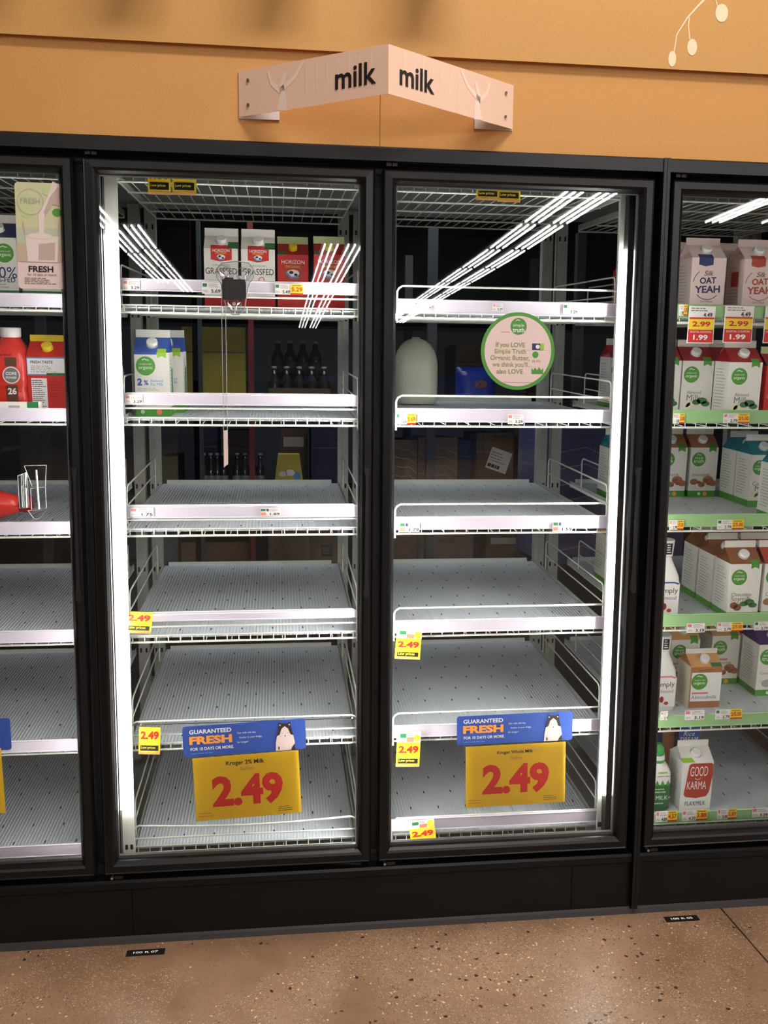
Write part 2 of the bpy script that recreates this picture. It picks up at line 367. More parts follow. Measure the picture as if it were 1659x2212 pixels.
# ================================================================== SHELVING
RZ=[2.125,1.775,1.464,1.147,.835,.510,.190]        # front wire height of each level
BX={'A':-1.48,'B':-.705,'C':.07,'D':.873}
SL=.073; BW=.665
def sz(l,y): return RZ[l]+.016+SL*(y-.16)         # top of the tray
ordn=['topmost bare wire','first','second','third','fourth','fifth','lowest']
def shelf(k,l):
    X=BX[k]; z=RZ[l]; w=BW
    wb={'A':'leftmost bay','B':'left full bay','C':'right full bay','D':'rightmost bay'}[k]
    desc='green rail' if k=='D' else 'grey tray'
    lab='dim bare wire shelf at the very top, '+wb if l==0 else 'white wire shelf with %s, %s from bottom, %s'%(desc,['','sixth','fifth','fourth','third','second','first'][l],wb)
    r=empty('wire_shelf',(X,.15,z),lab,'shelf','wire cooler shelves')
    b=MB(); D=.82
    zz=lambda y: SL*y
    b.tube([(0,0,0),(w,0,0)],.0032,'white_coat'); b.tube([(0,0,.02),(w,0,.02)],.0022,'white_coat')
    for i in range(20): 
        x=.012+(w-.024)*i/19
        b.tube([(x,0,0),(x,0,.0195)],.0016,'white_coat',5,False)
    n=19 if l<2 else 9
    for i in range(n+1):
        x=w*i/n
        b.tube([(x,0,.004),(x,D,.004+zz(D))],.0016 if 0<i<n else .003,'white_coat',5,False)
    for y in (0.0,.2,.41,.62,D): b.tube([(0,y,zz(y)),(w,y,zz(y))],.003,'white_coat',6)
    b.build('wire_grid',r)
    # side bars with clips
    for sx in (0,w):
        b=MB(); b.add([(sx-.0015,.0,.002),(sx-.0015,D,.002+zz(D)),(sx-.0015,D,.024+zz(D)),(sx-.0015,0,.024),(sx+.0015,.0,.002),(sx+.0015,D,.002+zz(D)),(sx+.0015,D,.024+zz(D)),(sx+.0015,0,.024)],
              [(0,1,2,3),(7,6,5,4),(3,2,6,7),(0,4,5,1),(0,3,7,4),(1,5,6,2)],'post_grey')
        b.build('side_bar',r)
    if l>0:
        b=MB(); t=.003; e=.006
        vs=[(e,.004,.012),(w-e,.004,.012),(w-e,D,.012+zz(D)),(e,D,.012+zz(D)),(e,.004,.016),(w-e,.004,.016),(w-e,D,.016+zz(D)),(e,D,.016+zz(D))]
        b.add(vs,[(0,3,2,1),(4,5,6,7),(0,1,5,4),(1,2,6,5),(2,3,7,6),(3,0,4,7)],'tray')
        # drain slots
        for j in range(8):
            y=.05+.1*j
            for i in range(7):
                x=.06+i*.091+(.02 if j%2 else -.012); zc=.0163+zz(y)
                b.add([(x,y,zc),(x+.0038,y,zc),(x+.0038,y+.016,zc+.0012),(x,y+.016,zc+.0012)],[(0,1,2,3)],'black_dark')
        b.build('slide_tray',r)
        b=MB(); b.sweepx([(D-.01,.014+zz(D)),(D-.004,.03+zz(D)),(D,.03+zz(D)),(D,.012+zz(D))],.02,w-.03,'white_coat'); b.build('back_stop',r)
        # side guards
        for sx in (-.004,w+.004):
            b=MB()
            def zr(y,h): return h+zz(y)
            pts=[(sx,.06,zr(.06,.02)),(sx,.06,zr(.06,.115)),(sx,.065,zr(.065,.127)),(sx,.078,zr(.078,.132)),(sx,.66,zr(.66,.132)),(sx,.672,zr(.672,.127)),(sx,.677,zr(.677,.115)),(sx,.677,zr(.677,.02))]
            b.tube(pts,.0028,'white_coat',6); b.tube([(sx,.06,zr(.06,.075)),(sx,.677,zr(.677,.075))],.0025,'white_coat',6)
            b.build('side_guard',r)
    if not(l==0):
        # front guard
        top={'B':.088,'C':.088,'A':.04,'D':.042}[k]
        if k=='C' and l==6: top=.074
        b=MB(); rr=.016; sag=(.012 if (k,l)==('B',6) else 0)
        path=[(0,-.004,-.012),(0,-.004,top-rr),(.005,-.004,top-rr*.4),(rr,-.004,top)]
        for q in range(1,8): path.append((rr+(w-2*rr)*q/8,-.004,top-sag*math.sin(math.pi*q/8)))
        path+=[(w-rr,-.004,top),(w-.005,-.004,top-rr*.4),(w,-.004,top-rr),(w,-.004,-.012)]
        b.tube(path,.003,'white_coat')
        if k in 'BC': b.tube([(0,-.003,.047),(w,-.003,.047)],.0028,'white_coat')
        b.build('front_guard',r)
    # price rail
    rz={'B':{1:(.058,.092),2:(.056,.089),3:(.052,.088),4:(.063,.086),5:(.056,.084)},
        'C':{l_:(.012,.052) for l_ in range(1,6)},'A':{l_:(.008,.045) for l_ in range(1,7)},'D':{l_:(.014,.054) for l_ in range(1,7)}}
    rz['C'][6]=(.034,.073)
    q=rz[k].get(l)
    if q:
        m='rail_green' if k=='D' else 'rail'
        if (k,l)==('B',5): m='clear_plastic'
        a,c=q; b=MB()
        yb=-.0085; b.sweepx([(yb,a),(yb-.003,a+.002),(yb-.0015,a+.005),(yb-.0015,c-.005),(yb-.003,c-.002),(yb,c),(yb+.002,c),(yb+.002,a)],-.003 if k!='B' else .0,w+.003,m)
        b.build('price_rail',r)
    return r
for k in 'ABCD':
    for l in range(7): shelf(k,l)
# uprights: pairs at bay boundaries
def uprights():
    first=None
    bounds=[(-1.535,'left edge of leftmost bay'),(-.76,'between leftmost and left full bays'),(.006,'between the two full bays'),(.793,'between right full and rightmost bays'),(1.58,'right end of rightmost bay')]
    for bx,ds in bounds:
        for s in (-1,1):
            xc=bx+s*.029
            r=empty('shelf_upright',(xc,1.0,0),'grey slotted steel rear upright, %s post %s'%('left' if s<0 else 'right',ds),'shelving post','rear shelving uprights')
            b=MB(); b.box((-.02,0,.0),(.02,.012,2.24),'post_grey'); b.box((-.02,0.012,0),(-.017,.035,2.24),'post_grey'); b.box((.017,.012,0),(.02,.035,2.24),'post_grey')
            b.box((-.004,-.003,0),(.004,0,2.24),'post_grey')
            z=.25
            while z<2.2:
                for q in (-.012,.009):
                    b.add([(q-.003,-.0004,z),(q+.004,-.0004,z),(q+.004,-.0004,z+.018),(q-.003,-.0004,z+.018)],[(0,1,2,3)],'black_dark')
                z+=.317
            b.build('post',r)
            b=MB(); b.box((-.045,-.03,0),(.045,.07,.012),'post_grey'); b.build('foot_plate',r,(0,0,0))
uprights()
for bx,w,ds in ((-.728,.030,'at left side of the left full bay'),(-.0245,.026,'at right side of the left full bay'),(.750,.026,'beside the light bar, right full bay'),(.048,.02,'at left side of the right full bay'),(.857,.02,'at left side of the rightmost bay'),(-.8,.02,'at right side of the leftmost bay')):
    r=empty('shelf_upright',(bx,.17,0),'pale front shelving upright '+ds,'shelving post','front shelving uprights')
    b=MB(); b.box((-w/2,0,.13),(w/2,.03,2.24),'post_grey'); b.build('post',r)
    b=MB(); b.box((-w/2,-.01,.13),(w/2,.05,.14),'post_grey'); b.build('foot_plate',r)
# ================================================================== PRODUCTS
TILT=math.atan(SL)
KIT={}
def gable(b,w,d,h1,h2,h3,body,top,fin,sidem=None,band=None,bandm=None,split=None):
    x,y=w/2,d/2; sidem=sidem or body
    b.add([(-x,-y,0),(x,-y,0),(x,-y,h1),(-x,-y,h1)],[(0,1,2,3)],body)
    b.add([(x,-y,0),(x,y,0),(x,y,h1),(x,-y,h1)],[(0,1,2,3)],sidem); b.add([(-x,y,0),(-x,-y,0),(-x,-y,h1),(-x,y,h1)],[(0,1,2,3)],sidem)
    b.add([(x,y,0),(-x,y,0),(-x,y,h1),(x,y,h1),(-x,-y,0),(x,-y,0)],[(0,1,2,3),(1,0,5,4)],body)
    t=.0018; ap=w*.33
    vs=[(-x,-y,h1),(x,-y,h1),(x,y,h1),(-x,y,h1),(-x,-t,h2),(x,-t,h2),(x,t,h2),(-x,t,h2),(-x+ap,0,h2-.004),(x-ap,0,h2-.004)]
    b.add(vs,[(0,1,5,4),(2,3,7,6),(3,0,8),(1,2,9),(0,4,8),(7,3,8),(5,1,9),(2,6,9)],top)
    b.box((-x,-t,h2),(x,t,h3),fin)
    if band:
        for o,ux,ww in (((-x,-y,0),(1,0,0),w),((x,-y,0),(0,1,0),d),((-x,y,0),(0,-1,0),d)):
            b.plane(o,ux,(0,0,1)); b.rect(0,0,ww,band,bandm,1)
    # small print on both sides
    for o,ux in (((x,-y,0),(0,1,0)),((-x,y,0),(0,-1,0))):
        b.plane(o,ux,(0,0,1)); b.lines(d*.15,h1*.2,d*.8,h1*.9,13,'ink_ltgrey',2,.3,3)
def front(b,w,d): b.plane((0,-d/2,0),(1,0,0),(0,0,1))
def slope(b,w,d,h1,h2): b.plane((0,-d/2,h1),(1,0,0),(0,d/2,h2-h1)); return math.hypot(d/2,h2-h1)
def cap_mesh(w,d,h1,h2,m,r=.016,t=.52):
    c=MB(); a=Vector((0,-d/2,h1)); e=Vector((0,0,h2)); p=a.lerp(e,t); n=Vector((0,-(h2-h1),d/2)).normalized()
    c.tube([p-n*.002,p+n*.004],r*1.1,m,18,False); c.tube([p+n*.003,p+n*.013,p+n*.0145],[r,r,r*.85],m,18); return c
def truth(b,cx,cz,r,words,m='ink_green'):
    b.disc(cx,cz,r,m,1); b.txt(words[0],cx,cz+r*.18,w=r*1.25,m='ink_white'); b.txt(words[1],cx,cz-r*.22,w=r*1.45,m='ink_white',bold=.01)
    b.stroke([(cx-r*.35,cz+r*.6),(cx-r*.1,cz+r*.75),(cx+.0,cz+r*.65),(cx+r*.35,cz+r*.6)],r*.09,'ink_white',2)
def ribbon(b,w,d,h1,h2,m='ink_green'):
    s=slope(b,w,d,h1,h2); b.rect(w*.16,-.001,w*.42,s*.98,m,1); front(b,w,d); b.poly([(w*.16,h1),(w*.16,h1-.016),(w*.29,h1-.010),(w*.42,h1-.016),(w*.42,h1)],m,1)
def nuts(b,w,c='ink_nut'):
    for x,z,rx,rz_ in ((-.2,.055,.016,.011),(-.02,.045,.013,.010),(.12,.062,.02,.014),(.24,.05,.016,.011)):
        b.disc(x*w/.5*.5*1.6,z,rx,c,2,rz_); b.disc(x*w*.8+.003,z-.002,rx*.5,'ink_brown',3,rz_*.5)
def kit(name,fn): KIT[name]=fn
def K_st(top,words,name,pic,w=.103,h=.245,band=.022,under=None):
    d=w; h1=h*.735; h2=h*.91; b=MB(); gable(b,w,d,h1,h2,h,'carton_white','ink_'+top,'carton_white',band=band,bandm='ink_green')
    ribbon(b,w,d,h1,h2); s=slope(b,w,d,h1,h2); b.lines(-w*.44,s*.55,-w*.1,s*.85,3,'ink_white',1,.3)
    front(b,w,d); truth(b,-.2*w if pic!='mid' else 0,h1*.76,w*.25,words)
    if under: b.rrect(-w*.42,h1*.5,w*.1,h1*.535,.001,'ink_'+under,1)
    yy=h1*.45
    for i,t in enumerate(name): b.txt(t,-w*.08,yy-i*.017,w=w*.66 if len(t)>6 else w*.45,m='ink_grey' if top!='blue' else 'ink_blue')
    b.lines(-w*.4,h1*.26,w*.4,h1*.30,2,'ink_ltgrey',1,.3)
    if pic=='nuts': nuts(b,w)
    if pic in('mint','leaf'):
        for x,z,r in ((.02,.05,.014),(.2,.055,.017),(.32,.045,.014)): b.disc(x*w,z,r,'ink_leaf',2,r*.6)
        for x,z in ((-.3,.045),(-.18,.038)): b.disc(x*w,z,.013,'ink_brown' if pic=='leaf' else 'ink_cream',2,.011)
    if pic=='coco':
        b.disc(.22*w,.055,.026,'ink_dkbrown',2); b.disc(.22*w,.055,.022,'ink_white',3); b.disc(-.15*w,.045,.02,'ink_ltgrey',2,.014)
    b.disc(-w*.1,band*.5,.006,'ink_white',2); b.disc(w*.12,band*.5,.008,'ink_orange',2)
    return b,cap_mesh(w,d,h1,h2,'cap_white')
def K_st2():
    w=.098;h=.248;d=w;h1=h*.74;h2=h*.91; b=MB(); gable(b,w,d,h1,h2,h,'carton_white','ink_blue','carton_white',band=.026,bandm='ink_green')
    ribbon(b,w,d,h1,h2,'ink_lime'); front(b,w,d); truth(b,-.18*w,h1*.79,w*.28,('simple truth','organic'),'ink_green')
    b.rect(-w/2,h1-.006,w/2*.3,h1,'ink_blue',1)
    b.txt('2',-.36*w,h1*.54,h=.021,m='ink_blue',bold=.04); b.txt('%',-.18*w,h1*.53,h=.014,m='ink_blue',bold=.02)
    b.txt('Reduced',.13*w,h1*.56,w=.034,m='ink_sky'); b.txt('Fat Milk',.14*w,h1*.505,w=.036,m='ink_sky'); b.lines(-.44*w,h1*.40,.38*w,h1*.45,2,'ink_ltgrey',1,.35)
    b.plane((w/2,-d/2,0),(0,1,0),(0,0,1)); b.rect(d*.45,h1*.2,d*.8,h1*.75,'ink_dkgreen',3); front(b,w,d); b.disc(.18*w,.013,.008,'ink_salmon',2); b.disc(-.3*w,.013,.006,'ink_white',2)
    return b,cap_mesh(w,d,h1,h2,'cap_white')
def blotch(b,cx,cz,s):
    b.disc(cx,cz,s,'ink_white',3,s*.55); b.disc(cx-s*.3,cz+s*.1,s*.35,'ink_black',4,s*.25); b.disc(cx+s*.45,cz-s*.25,s*.28,'ink_black',4,s*.2); b.stroke([(cx-s*1.1,cz+s*.1),(cx-s*.3,cz-s*.7),(cx+s*.9,cz-s*.6)],s*.3,'ink_sky',5)
def K_hzgf():
    w=.1;h=.24;d=w;h1=h*.74;h2=h*.905;b=MB(); gable(b,w,d,h1,h2,h,'carton_white','carton_white','carton_white',band=.04,bandm='ink_deepred')
    s=slope(b,w,d,h1,h2); b.rect(-w*.3,0,w*.32,s*.75,'ink_red',1); b.rect(w*.2,0,w*.5,s*.8,'ink_dkgreen',2); front(b,w,d)
    b.poly([(-w*.3,h1),(-w*.3,h1-.032),(-w*.02,h1-.038),(w*.32,h1-.032),(w*.32,h1)],'ink_red',1)
    b.txt('HORIZON',0,h1-.006,w=w*.5,m='ink_white',l=3,bold=.01); b.txt('ORGANIC',0,h1-.013,w=w*.34,m='ink_yellow',l=3); blotch(b,0,h1-.024,.012)
    b.txt('ORGANIC',0,h1-.048,w=w*.5,h=.005,m='ink_green'); b.txt('GRASSFED',0,h1-.065,w=w*.92,h=.018,m='ink_black',bold=.0); b.ring(w*.1,h1-.088,.007,.009,'ink_red',1)
    return b,cap_mesh(w,d,h1,h2,'cap_white')
def K_hzred():
    w=.095;h=.228;d=w;h1=h*.75;h2=h*.905;b=MB(); gable(b,w,d,h1,h2,h,'ink_red','ink_deepred','ink_palegreen')
    s=slope(b,w,d,h1,h2); b.rect(-w*.5,0,-w*.2,s*.95,'ink_dkgreen',1); b.rect(-w*.2,s*.6,w*.3,s*.97,'ink_palegreen',1); front(b,w,d)
    b.txt('HORIZON',0,h1-.022,w=w*.74,m='ink_white',bold=.01); b.txt('ORGANIC',0,h1-.036,w=w*.5,m='ink_yellow'); b.ring(0,h1-.055,.024,.026,'ink_dkgreen',1); blotch(b,0,h1-.055,.019)
    b.txt('DHA OMEGA-3',0,h1-.095,w=w*.84,m='ink_yellow',bold=.01)
    return b,cap_mesh(w,d,h1,h2,'yellow_tag',.013)
def K_oat(c):
    w=.108;h=.24;d=w;h1=h*.74;h2=h*.91;b=MB(); gable(b,w,d,h1,h2,h,'ink_pinkwhite','ink_pinkwhite','ink_pinkwhite',band=.03,bandm='ink_'+c)
    s=slope(b,w,d,h1,h2); b.rect(-w*.3,0,w*.12,s*.9,'ink_'+c,1); front(b,w,d); b.poly([(-w*.3,h1),(-w*.3,h1-.02),(-w*.1,h1-.025),(w*.12,h1-.02),(w*.12,h1)],'ink_'+c,1)
    b.txt('Silk',.02*w,h1-.045,w=.028,m='ink_black',sh=.3); m='ink_'+c
    b.txt('OAT',0,h1-.066,w=.052,h=.019,m=m,bold=.03,rotz=.05); b.txt('YEAH',0,h1-.092,w=.08,h=.021,m=m,bold=.03,rotz=.04)
    b.ring(0,h1-.078,.043,.045,m,1,a0=3.9,a1=5.5); b.ring(0,h1-.078,.046,.048,m,1,a0=2.2,a1=3.0); b.txt('OATMILK',0,h1-.128,w=.04,m='ink_grey'); b.poly([(-.03,.03),(0,.042),(.03,.03)],m,1)
    b.plane((-w/2,d/2,0),(0,-1,0),(0,0,1)); b.rect(d*.3,h1*.55,d*.7,h1*.8,m,3) if c!='navy' else None
    return b,cap_mesh(w,d,h1,h2,'cap_white')
def K_almond():
    w=.108;h=.19;d=.095;h1=h*.75;h2=h*.91;b=MB(); gable(b,w,d,h1,h2,h,'ink_nut','ink_tan','carton_white','ink_cream')
    s=slope(b,w,d,h1,h2); b.rect(w*.15,0,w*.48,s,'ink_dkgreen',1); b.lines(-w*.45,s*.6,w*.05,s*.95,3,'ink_pink',1); front(b,w,d)
    b.rect(-w*.46,h1*.16,w*.5,h1*.86,'ink_white',.5); b.txt('UNSWEETENED',0,h1*.92,w=w*.5,m='ink_dkbrown'); truth(b,-.2*w,h1*.64,w*.26,('simple truth','organic'),'ink_green')
    b.rrect(-w*.42,h1*.34,w*.1,h1*.38,.001,'ink_pink',2); b.txt('Almondmilk',-.02*w,h1*.26,w=w*.82,m='ink_grey')
    return b,cap_mesh(w,d,h1,h2,'cap_white')
def K_karma():
    w=.106;h=.222;d=.1;h1=h*.75;h2=h*.91;b=MB(); gable(b,w,d,h1,h2,h,'carton_white','carton_white','carton_white')
    s=slope(b,w,d,h1,h2); b.poly([(-w*.5,0),(-w*.1,0),(-w*.2,s*.4),(-w*.5,s*.85)],'ink_lime',1); b.disc(.1*w,s*.85,w*.35,'ink_lime',1,.006); front(b,w,d)
    b.poly([(-.042,.055),(-.036,.046),(0,.04),(.036,.046),(.044,.06),(.053,.12),(.052,.158),(.046,.163),(-.022,.163),(-.03,.158)],'ink_rust',1)
    b.txt('GOOD',.005,.135,w=.06,h=.034,m='ink_white',bold=.0); b.txt('KARMA',.0,.086,w=.066,h=.028,m='ink_white'); b.ring(.002,.117,.010,.0115,'ink_white',2,a0=3.6,a1=5.8)
    b.txt('FLAXMILK',0,.022,w=.07,h=.015,m='ink_black')
    return b,cap_mesh(w,d,h1,h2,'cap_white')
def K_grass():
    w=.105;h=.25;d=w;h1=h*.735;h2=h*.91;b=MB(); gable(b,w,d,h1,h2,h,'carton_white','ink_navy','carton_white',band=.04,bandm='ink_dkgreen')
    front(b,w,d); truth(b,.18*w,h1-.042,.026,('simple truth','organic'),'ink_green'); b.txt('100%',0.008,h1-.095,w=.085,m='ink_navy'); b.txt('GRASS-FED',.0,h1-.115,w=.09,m='ink_navy',bold=.01); b.lines(-.03,.045,.045,.06,2,'ink_ltgrey')
    return b,cap_mesh(w,d,h1,h2,'cap_white')
def K_redcart():
    w=.107;h=.228;d=w;h1=h*.74;h2=h*.92;b=MB(); gable(b,w,d,h1,h2,h,'ink_red','ink_red','ink_yellow')
    front(b,w,d); b.rect(-w*.5,h1*.68,w*.5,h1*.98,'ink_sky',1); b.rect(-w*.48,h1*.70,w*.48,h1*.96,'ink_white',2); b.txt('FRESH TASTE',-.012,h1*.9,w=.062,m='ink_navy',l=3,bold=.02); b.lines(-w*.4,h1*.72,w*.3,h1*.85,4,'ink_grey',3,.3)
    b.rect(w*.0,h1*.68,w*.5,h1*.72,'ink_dkgreen',3); b.rect(-w*.4,h1*.05,0,h1*.63,'ink_white',2); b.lines(-w*.38,h1*.07,-w*.02,h1*.61,16,'ink_black',3,.35); b.lines(w*.06,h1*.3,w*.42,h1*.6,6,'ink_deepred',3,.4); b.rect(w*.15,h1*.06,w*.45,h1*.12,'ink_white',2)
    return b,cap_mesh(w,d,h1,h2,'yellow_tag')
def carton(key,fn,label,x,yf,l,group,rz=0,z=None,dh=0):
    """place a carton by its front face; the first of a kind is built, the rest copied"""
    if key not in KIT:
        bm,cm=fn(); d=[v for v in bm.v]; dep=-min(v[1] for v in bm.v)
        r=empty('milk_carton'); o=bm.build('carton_body',r); c=cm.build('cap',r); KIT[key]=(r,dep); root_kids[r.name]=[o,c]; new=True
    else: new=False
    r0,dep=KIT[key]; y=yf+dep; loc=(x,y,sz(l,y)+.0006)
    if new: r=r0; r.location=loc; tag(r,label,'carton',group)
    else: r=dup(r0,loc,label,group)
    r.rotation_euler=(TILT,0,rz); return r
G1='milk cartons on the high shelf of the left full bay'
carton('hzgf',K_hzgf,'white and red grassfed milk carton, leftmost on the left full bay top shelf',-.436,.33,1,G1)
carton('hzgf',None,'white and red grassfed milk carton right of the clear hanging bracket',-.327,.33,1,G1)
carton('hzred',K_hzred,'short all red milk carton beside the white grassfed cartons',-.222,.4,1,G1)
carton('hzred',None,'red milk carton at the right end of the left full bay top shelf',-.112,.36,1,G1)
carton('st2',K_st2,'front white and blue 2% milk carton alone at the left full bay',-.632,.24,2,'reduced fat milk cartons')
carton('st2',None,'second white and blue milk carton, half hidden behind the front one',-.605,.37,2,'reduced fat milk cartons')
# leftmost bay
carton('gr',K_grass,'blue topped 100% grass-fed milk carton at the left photo edge beside pouring-milk sticker',-1.05,.25,1,'grass-fed cartons')
carton('gr',None,'blue topped grass-fed milk carton hidden behind the fresh sticker',-.935,.25,1,'grass-fed cartons')
carton('redc',K_redcart,'red milk carton with nutrition facts panel and yellow cap in leftmost bay',-.929,.25,2,'red cartons')
# right bay, by shelf
GD='plant milk cartons of the rightmost bay'
carton('oatn',lambda:K_oat('navy'),'pale oat drink carton with blue lettering, in front',1.023,.2,1,GD)
carton('oatn',None,'blue lettered oat drink carton standing behind the front blue one',1.03,.33,1,GD)
carton('oatr',lambda:K_oat('rust'),'pale oat drink carton with red lettering, in front',1.19,.2,1,GD)
carton('oatr',None,'red lettered oat drink carton second in its row from front',1.19,.32,1,GD)
D2=lambda: K_st('deepred',('simple truth','organic'),['Almond','Milk'],'mint')
carton('d2',D2,'white carton with red gable, partly cut by door frame, second shelf of rightmost bay',.945,.3,2,GD)
carton('d2',None,'white red gable carton standing middle of three on second shelf, rightmost bay',1.053,.3,2,GD)
carton('d2',None,'large front white carton with red gable and round lime emblem, rightmost bay',1.16,.2,2,GD)
carton('d2',None,'white red gable carton directly behind the large front one',1.163,.32,2,GD)
carton('d2',None,'white red gable carton seen through the right full door beyond the grey uprights',.935,.62,2,GD)
carton('redp',K_hzred,'plain red carton at the right photo edge of the second shelf',1.275,.2,2,GD)
carton('redp',None,'dark red carton high behind the right full bay uprights',.965,.62,1,GD)
D3=lambda: K_st('nut',('simple','truth'),['Almondmilk'],'nuts')
carton('d3',D3,'almond milk carton with walnuts, cut by the door frame, third shelf',1.145,.65,3,GD)
carton('d3',None,'almond milk carton with walnuts and brown gable fully seen, third shelf',1.262,.65,3,GD)
D3b=lambda: K_st('teal',('simple truth','organic'),['Coconut','Milk'],'mint')
carton('d3b',D3b,'teal topped organic carton in front at right, third shelf of rightmost bay',1.385,.45,3,GD)
carton('d3b',None,'teal topped organic carton behind the front teal one, third shelf',1.385,.56,3,GD)
carton('d3b',None,'teal topped carton seen through the right full door beside the light bar',.945,.62,3,GD)
carton('teal',lambda:K_st('teal',('simple','truth'),['Rice'],'nuts'),'all teal edged carton nearest the right photo edge on the third shelf',1.335,.2,3,GD)
D4=lambda: K_st('brown',('simple truth','organic'),['Chocolate','Soymilk'],'leaf')
for i in range(3): carton('d4',D4,'brown topped chocolate soymilk carton, %s of its row of three'%['front','middle','rearmost'][i],1.197,.2+.115*i,4,GD)
D4b=lambda: K_st('rust',('simple','truth'),['Chocolate','Almondmilk'],'nuts')
for i in range(3): carton('d4b',D4b,'red-brown topped chocolate almondmilk carton, %s of the row at right photo edge'%['front','middle','rearmost'][i],1.312,.2+.115*i,4,GD)
carton('d4c',lambda:K_st('tan',('simple','truth'),['Soymilk'],'leaf'),'pale carton far back on fourth shelf seen through the right full door',.945,.62,4,GD)
carton('d5',K_almond,'small almondmilk carton with shiny brown body and white label, fifth shelf',1.125,.28,5,GD)
carton('d5b',lambda:K_st('tan',('simple','truth'),['Almondmilk'],'nuts',under='pink'),'white carton with pink bar standing behind the small brown almondmilk carton',1.288,.47,5,GD)
carton('d5b',None,'tall white carton behind the small brown almondmilk carton and almond bottle',1.125,.44,5,GD)
D5c=lambda: K_st('purple',('simple','truth'),['Coconutmilk'],'coco',w=.112,h=.25)
carton('d5c',D5c,'purple topped coconutmilk carton at right edge, fifth shelf',1.405,.36,5,GD)
carton('d5c',None,'purple topped coconutmilk carton behind the front coconut one',1.405,.48,5,GD)
carton('d6',K_karma,'white flaxmilk carton with rust-red panel on the lowest shelf',1.082,.22,6,GD)
# boxes
def K_rice():
    r=MB(); w,d,h=.078,.06,.245; r.box((-w/2,-d/2,0),(w/2,d/2,h),'ink_navy'); front(r,w,d); r.rect(-w/2,.0,w/2,h,'ink_blue',1); r.txt('Rice',0,h*.625,w=.04,m='ink_white',sh=.3); r.txt('DREAM',0,h*.54,w=.064,h=.018,m='ink_white'); r.rect(-w/2,.03,w/2,.06,'ink_cream',2)
    return r
r=empty('rice_drink_box',(1.16,.47,sz(6,.5)),'blue rice drink box with white lettering behind the flaxmilk','carton'); K_rice().build('box_body',r)
r=empty('rice_drink_box',(1.085,.5,sz(6,.5)),'brown sided rice drink box left of the blue rice drink box','carton'); b=MB(); b.box((-.035,-.03,0),(.035,.03,.235),'ink_nut'); b.plane((0,-.03,0),(1,0,0),(0,0,1)); b.rect(-.035,.1,-.01,.235,'ink_navy',1); b.build('box_body',r)
r=empty('rice_drink_box',(1.0,.5,sz(6,.5)),'dark blue rice drink box behind the green soy bottle','carton'); b=MB(); b.box((-.035,-.03,0),(.035,.03,.25),'ink_navy'); b.plane((0,-.03,0),(1,0,0),(0,0,1)); b.rect(-.03,.1,.03,.13,'ink_blue',1); b.build('box_body',r)
# bottles
mat('bottle_white',(238,234,228),.3); mat('bottle_red',(214,52,40),.25); mat('cap_green',(60,165,80),.35)
def squarish(b,prof,m,e=.0,n=24):
    "superellipse lathe: (half width, z, squareness)"
    vs=[]
    for r,z,p in prof:
        for k in range(n):
            a=2*math.pi*k/n; c,s=math.cos(a),math.sin(a); q=2/p
            vs.append((r*abs(c)**q*(1 if c>0 else -1),r*abs(s)**q*(1 if s>0 else -1),z))
    fs=[(i*n+k,i*n+(k+1)%n,(i+1)*n+(k+1)%n,(i+1)*n+k) for i in range(len(prof)-1) for k in range(n)]
    b.add(vs,fs,m,True); b.add(vs[:n],[tuple(reversed(range(n)))],m); b.add(vs[-n:],[tuple(range(n))],m)
def simply(label,x,y,l,word,mk):
    r=empty('milk_bottle',(x,y,sz(l,y)),label,'bottle','white almond milk bottles',rx=TILT); b=MB()
    squarish(b,[(.040,0,4),(.045,.006,4),(.045,.12,4),(.043,.14,3.4),(.034,.165,2.6),(.026,.185,2.1),(.021,.2,2)],'bottle_white')
    b.plane((0,-.0452,0),(1,0,0),(0,0,1)); b.poly([(-.038,.02),(.038,.02),(.038,.118),(.03,.126),(0,.129),(-.03,.126),(-.038,.118)],'paper',1)
    b.stroke([(-.034,.118),(-.02,.123),(.02,.123),(.034,.118)],.005,'ink_pink' if mk=='red' else 'ink_blue',2); b.txt('Simply',0,.095,w=.066,h=.022,m='ink_black'); b.txt(word,.004,.073,w=.05,m='ink_grey' if mk=='red' else 'ink_blue'); b.disc(-.008,.045,.007,'ink_deepred',2,.011); b.disc(.008,.032,.008,'ink_rust',2,.006)
    b.build('bottle_body',r); c=MB(); c.lathe([(.0235,.2),(.0255,.203),(.029,.25),(.028,.253)],(0,0,0),'bottle_white',20); c.plane((0,-.0275,.202),(1,0,0),(0,-.06,1)); c.rect(-.009,.008,.011,.044,'ink_black',1); c.lines(-.006,.011,.008,.042,4,'ink_white',2,.5); c.build('cap',r)
simply('white almond milk bottle with blue lettering, fourth shelf beside the door frame',.945,.25,4,'almond','blue')
simply('white almond milk bottle with red almonds, fifth shelf beside brown carton',.973,.3,5,'almond','red')
r=empty('soy_milk_bottle',(.957,.26,sz(6,.26)),'green soy milk bottle with leaf print and bright green cap','bottle',rx=TILT); b=MB()
squarish(b,[(.038,0,3.5),(.043,.006,3.5),(.043,.095,3.5)],'ink_dkgreen'); squarish(b,[(.043,.095,3.5),(.042,.13,3.2),(.034,.15,2.4),(.026,.16,2),(.024,.185,2)],'bottle_white')
b.plane((0,-.0432,0),(1,0,0),(0,0,1)); b.txt('MILK+',.012,.05,w=.05,h=.014,m='ink_white'); b.lines(-.02,.065,.03,.085,2,'ink_palegreen'); b.lines(-.02,.025,.03,.035,1,'ink_palegreen'); b.txt('natural plants',.01,.125,w=.045,m='ink_black'); b.txt('',0,0,w=.01) if 0 else None
for x in (-.03,-.012,.006,.024): b.poly([(x-.007,.095),(x,.112),(x+.007,.095),(x,.09)],'ink_green',2)
b.rect(-.01,.135,.02,.14,'ink_lime',2)
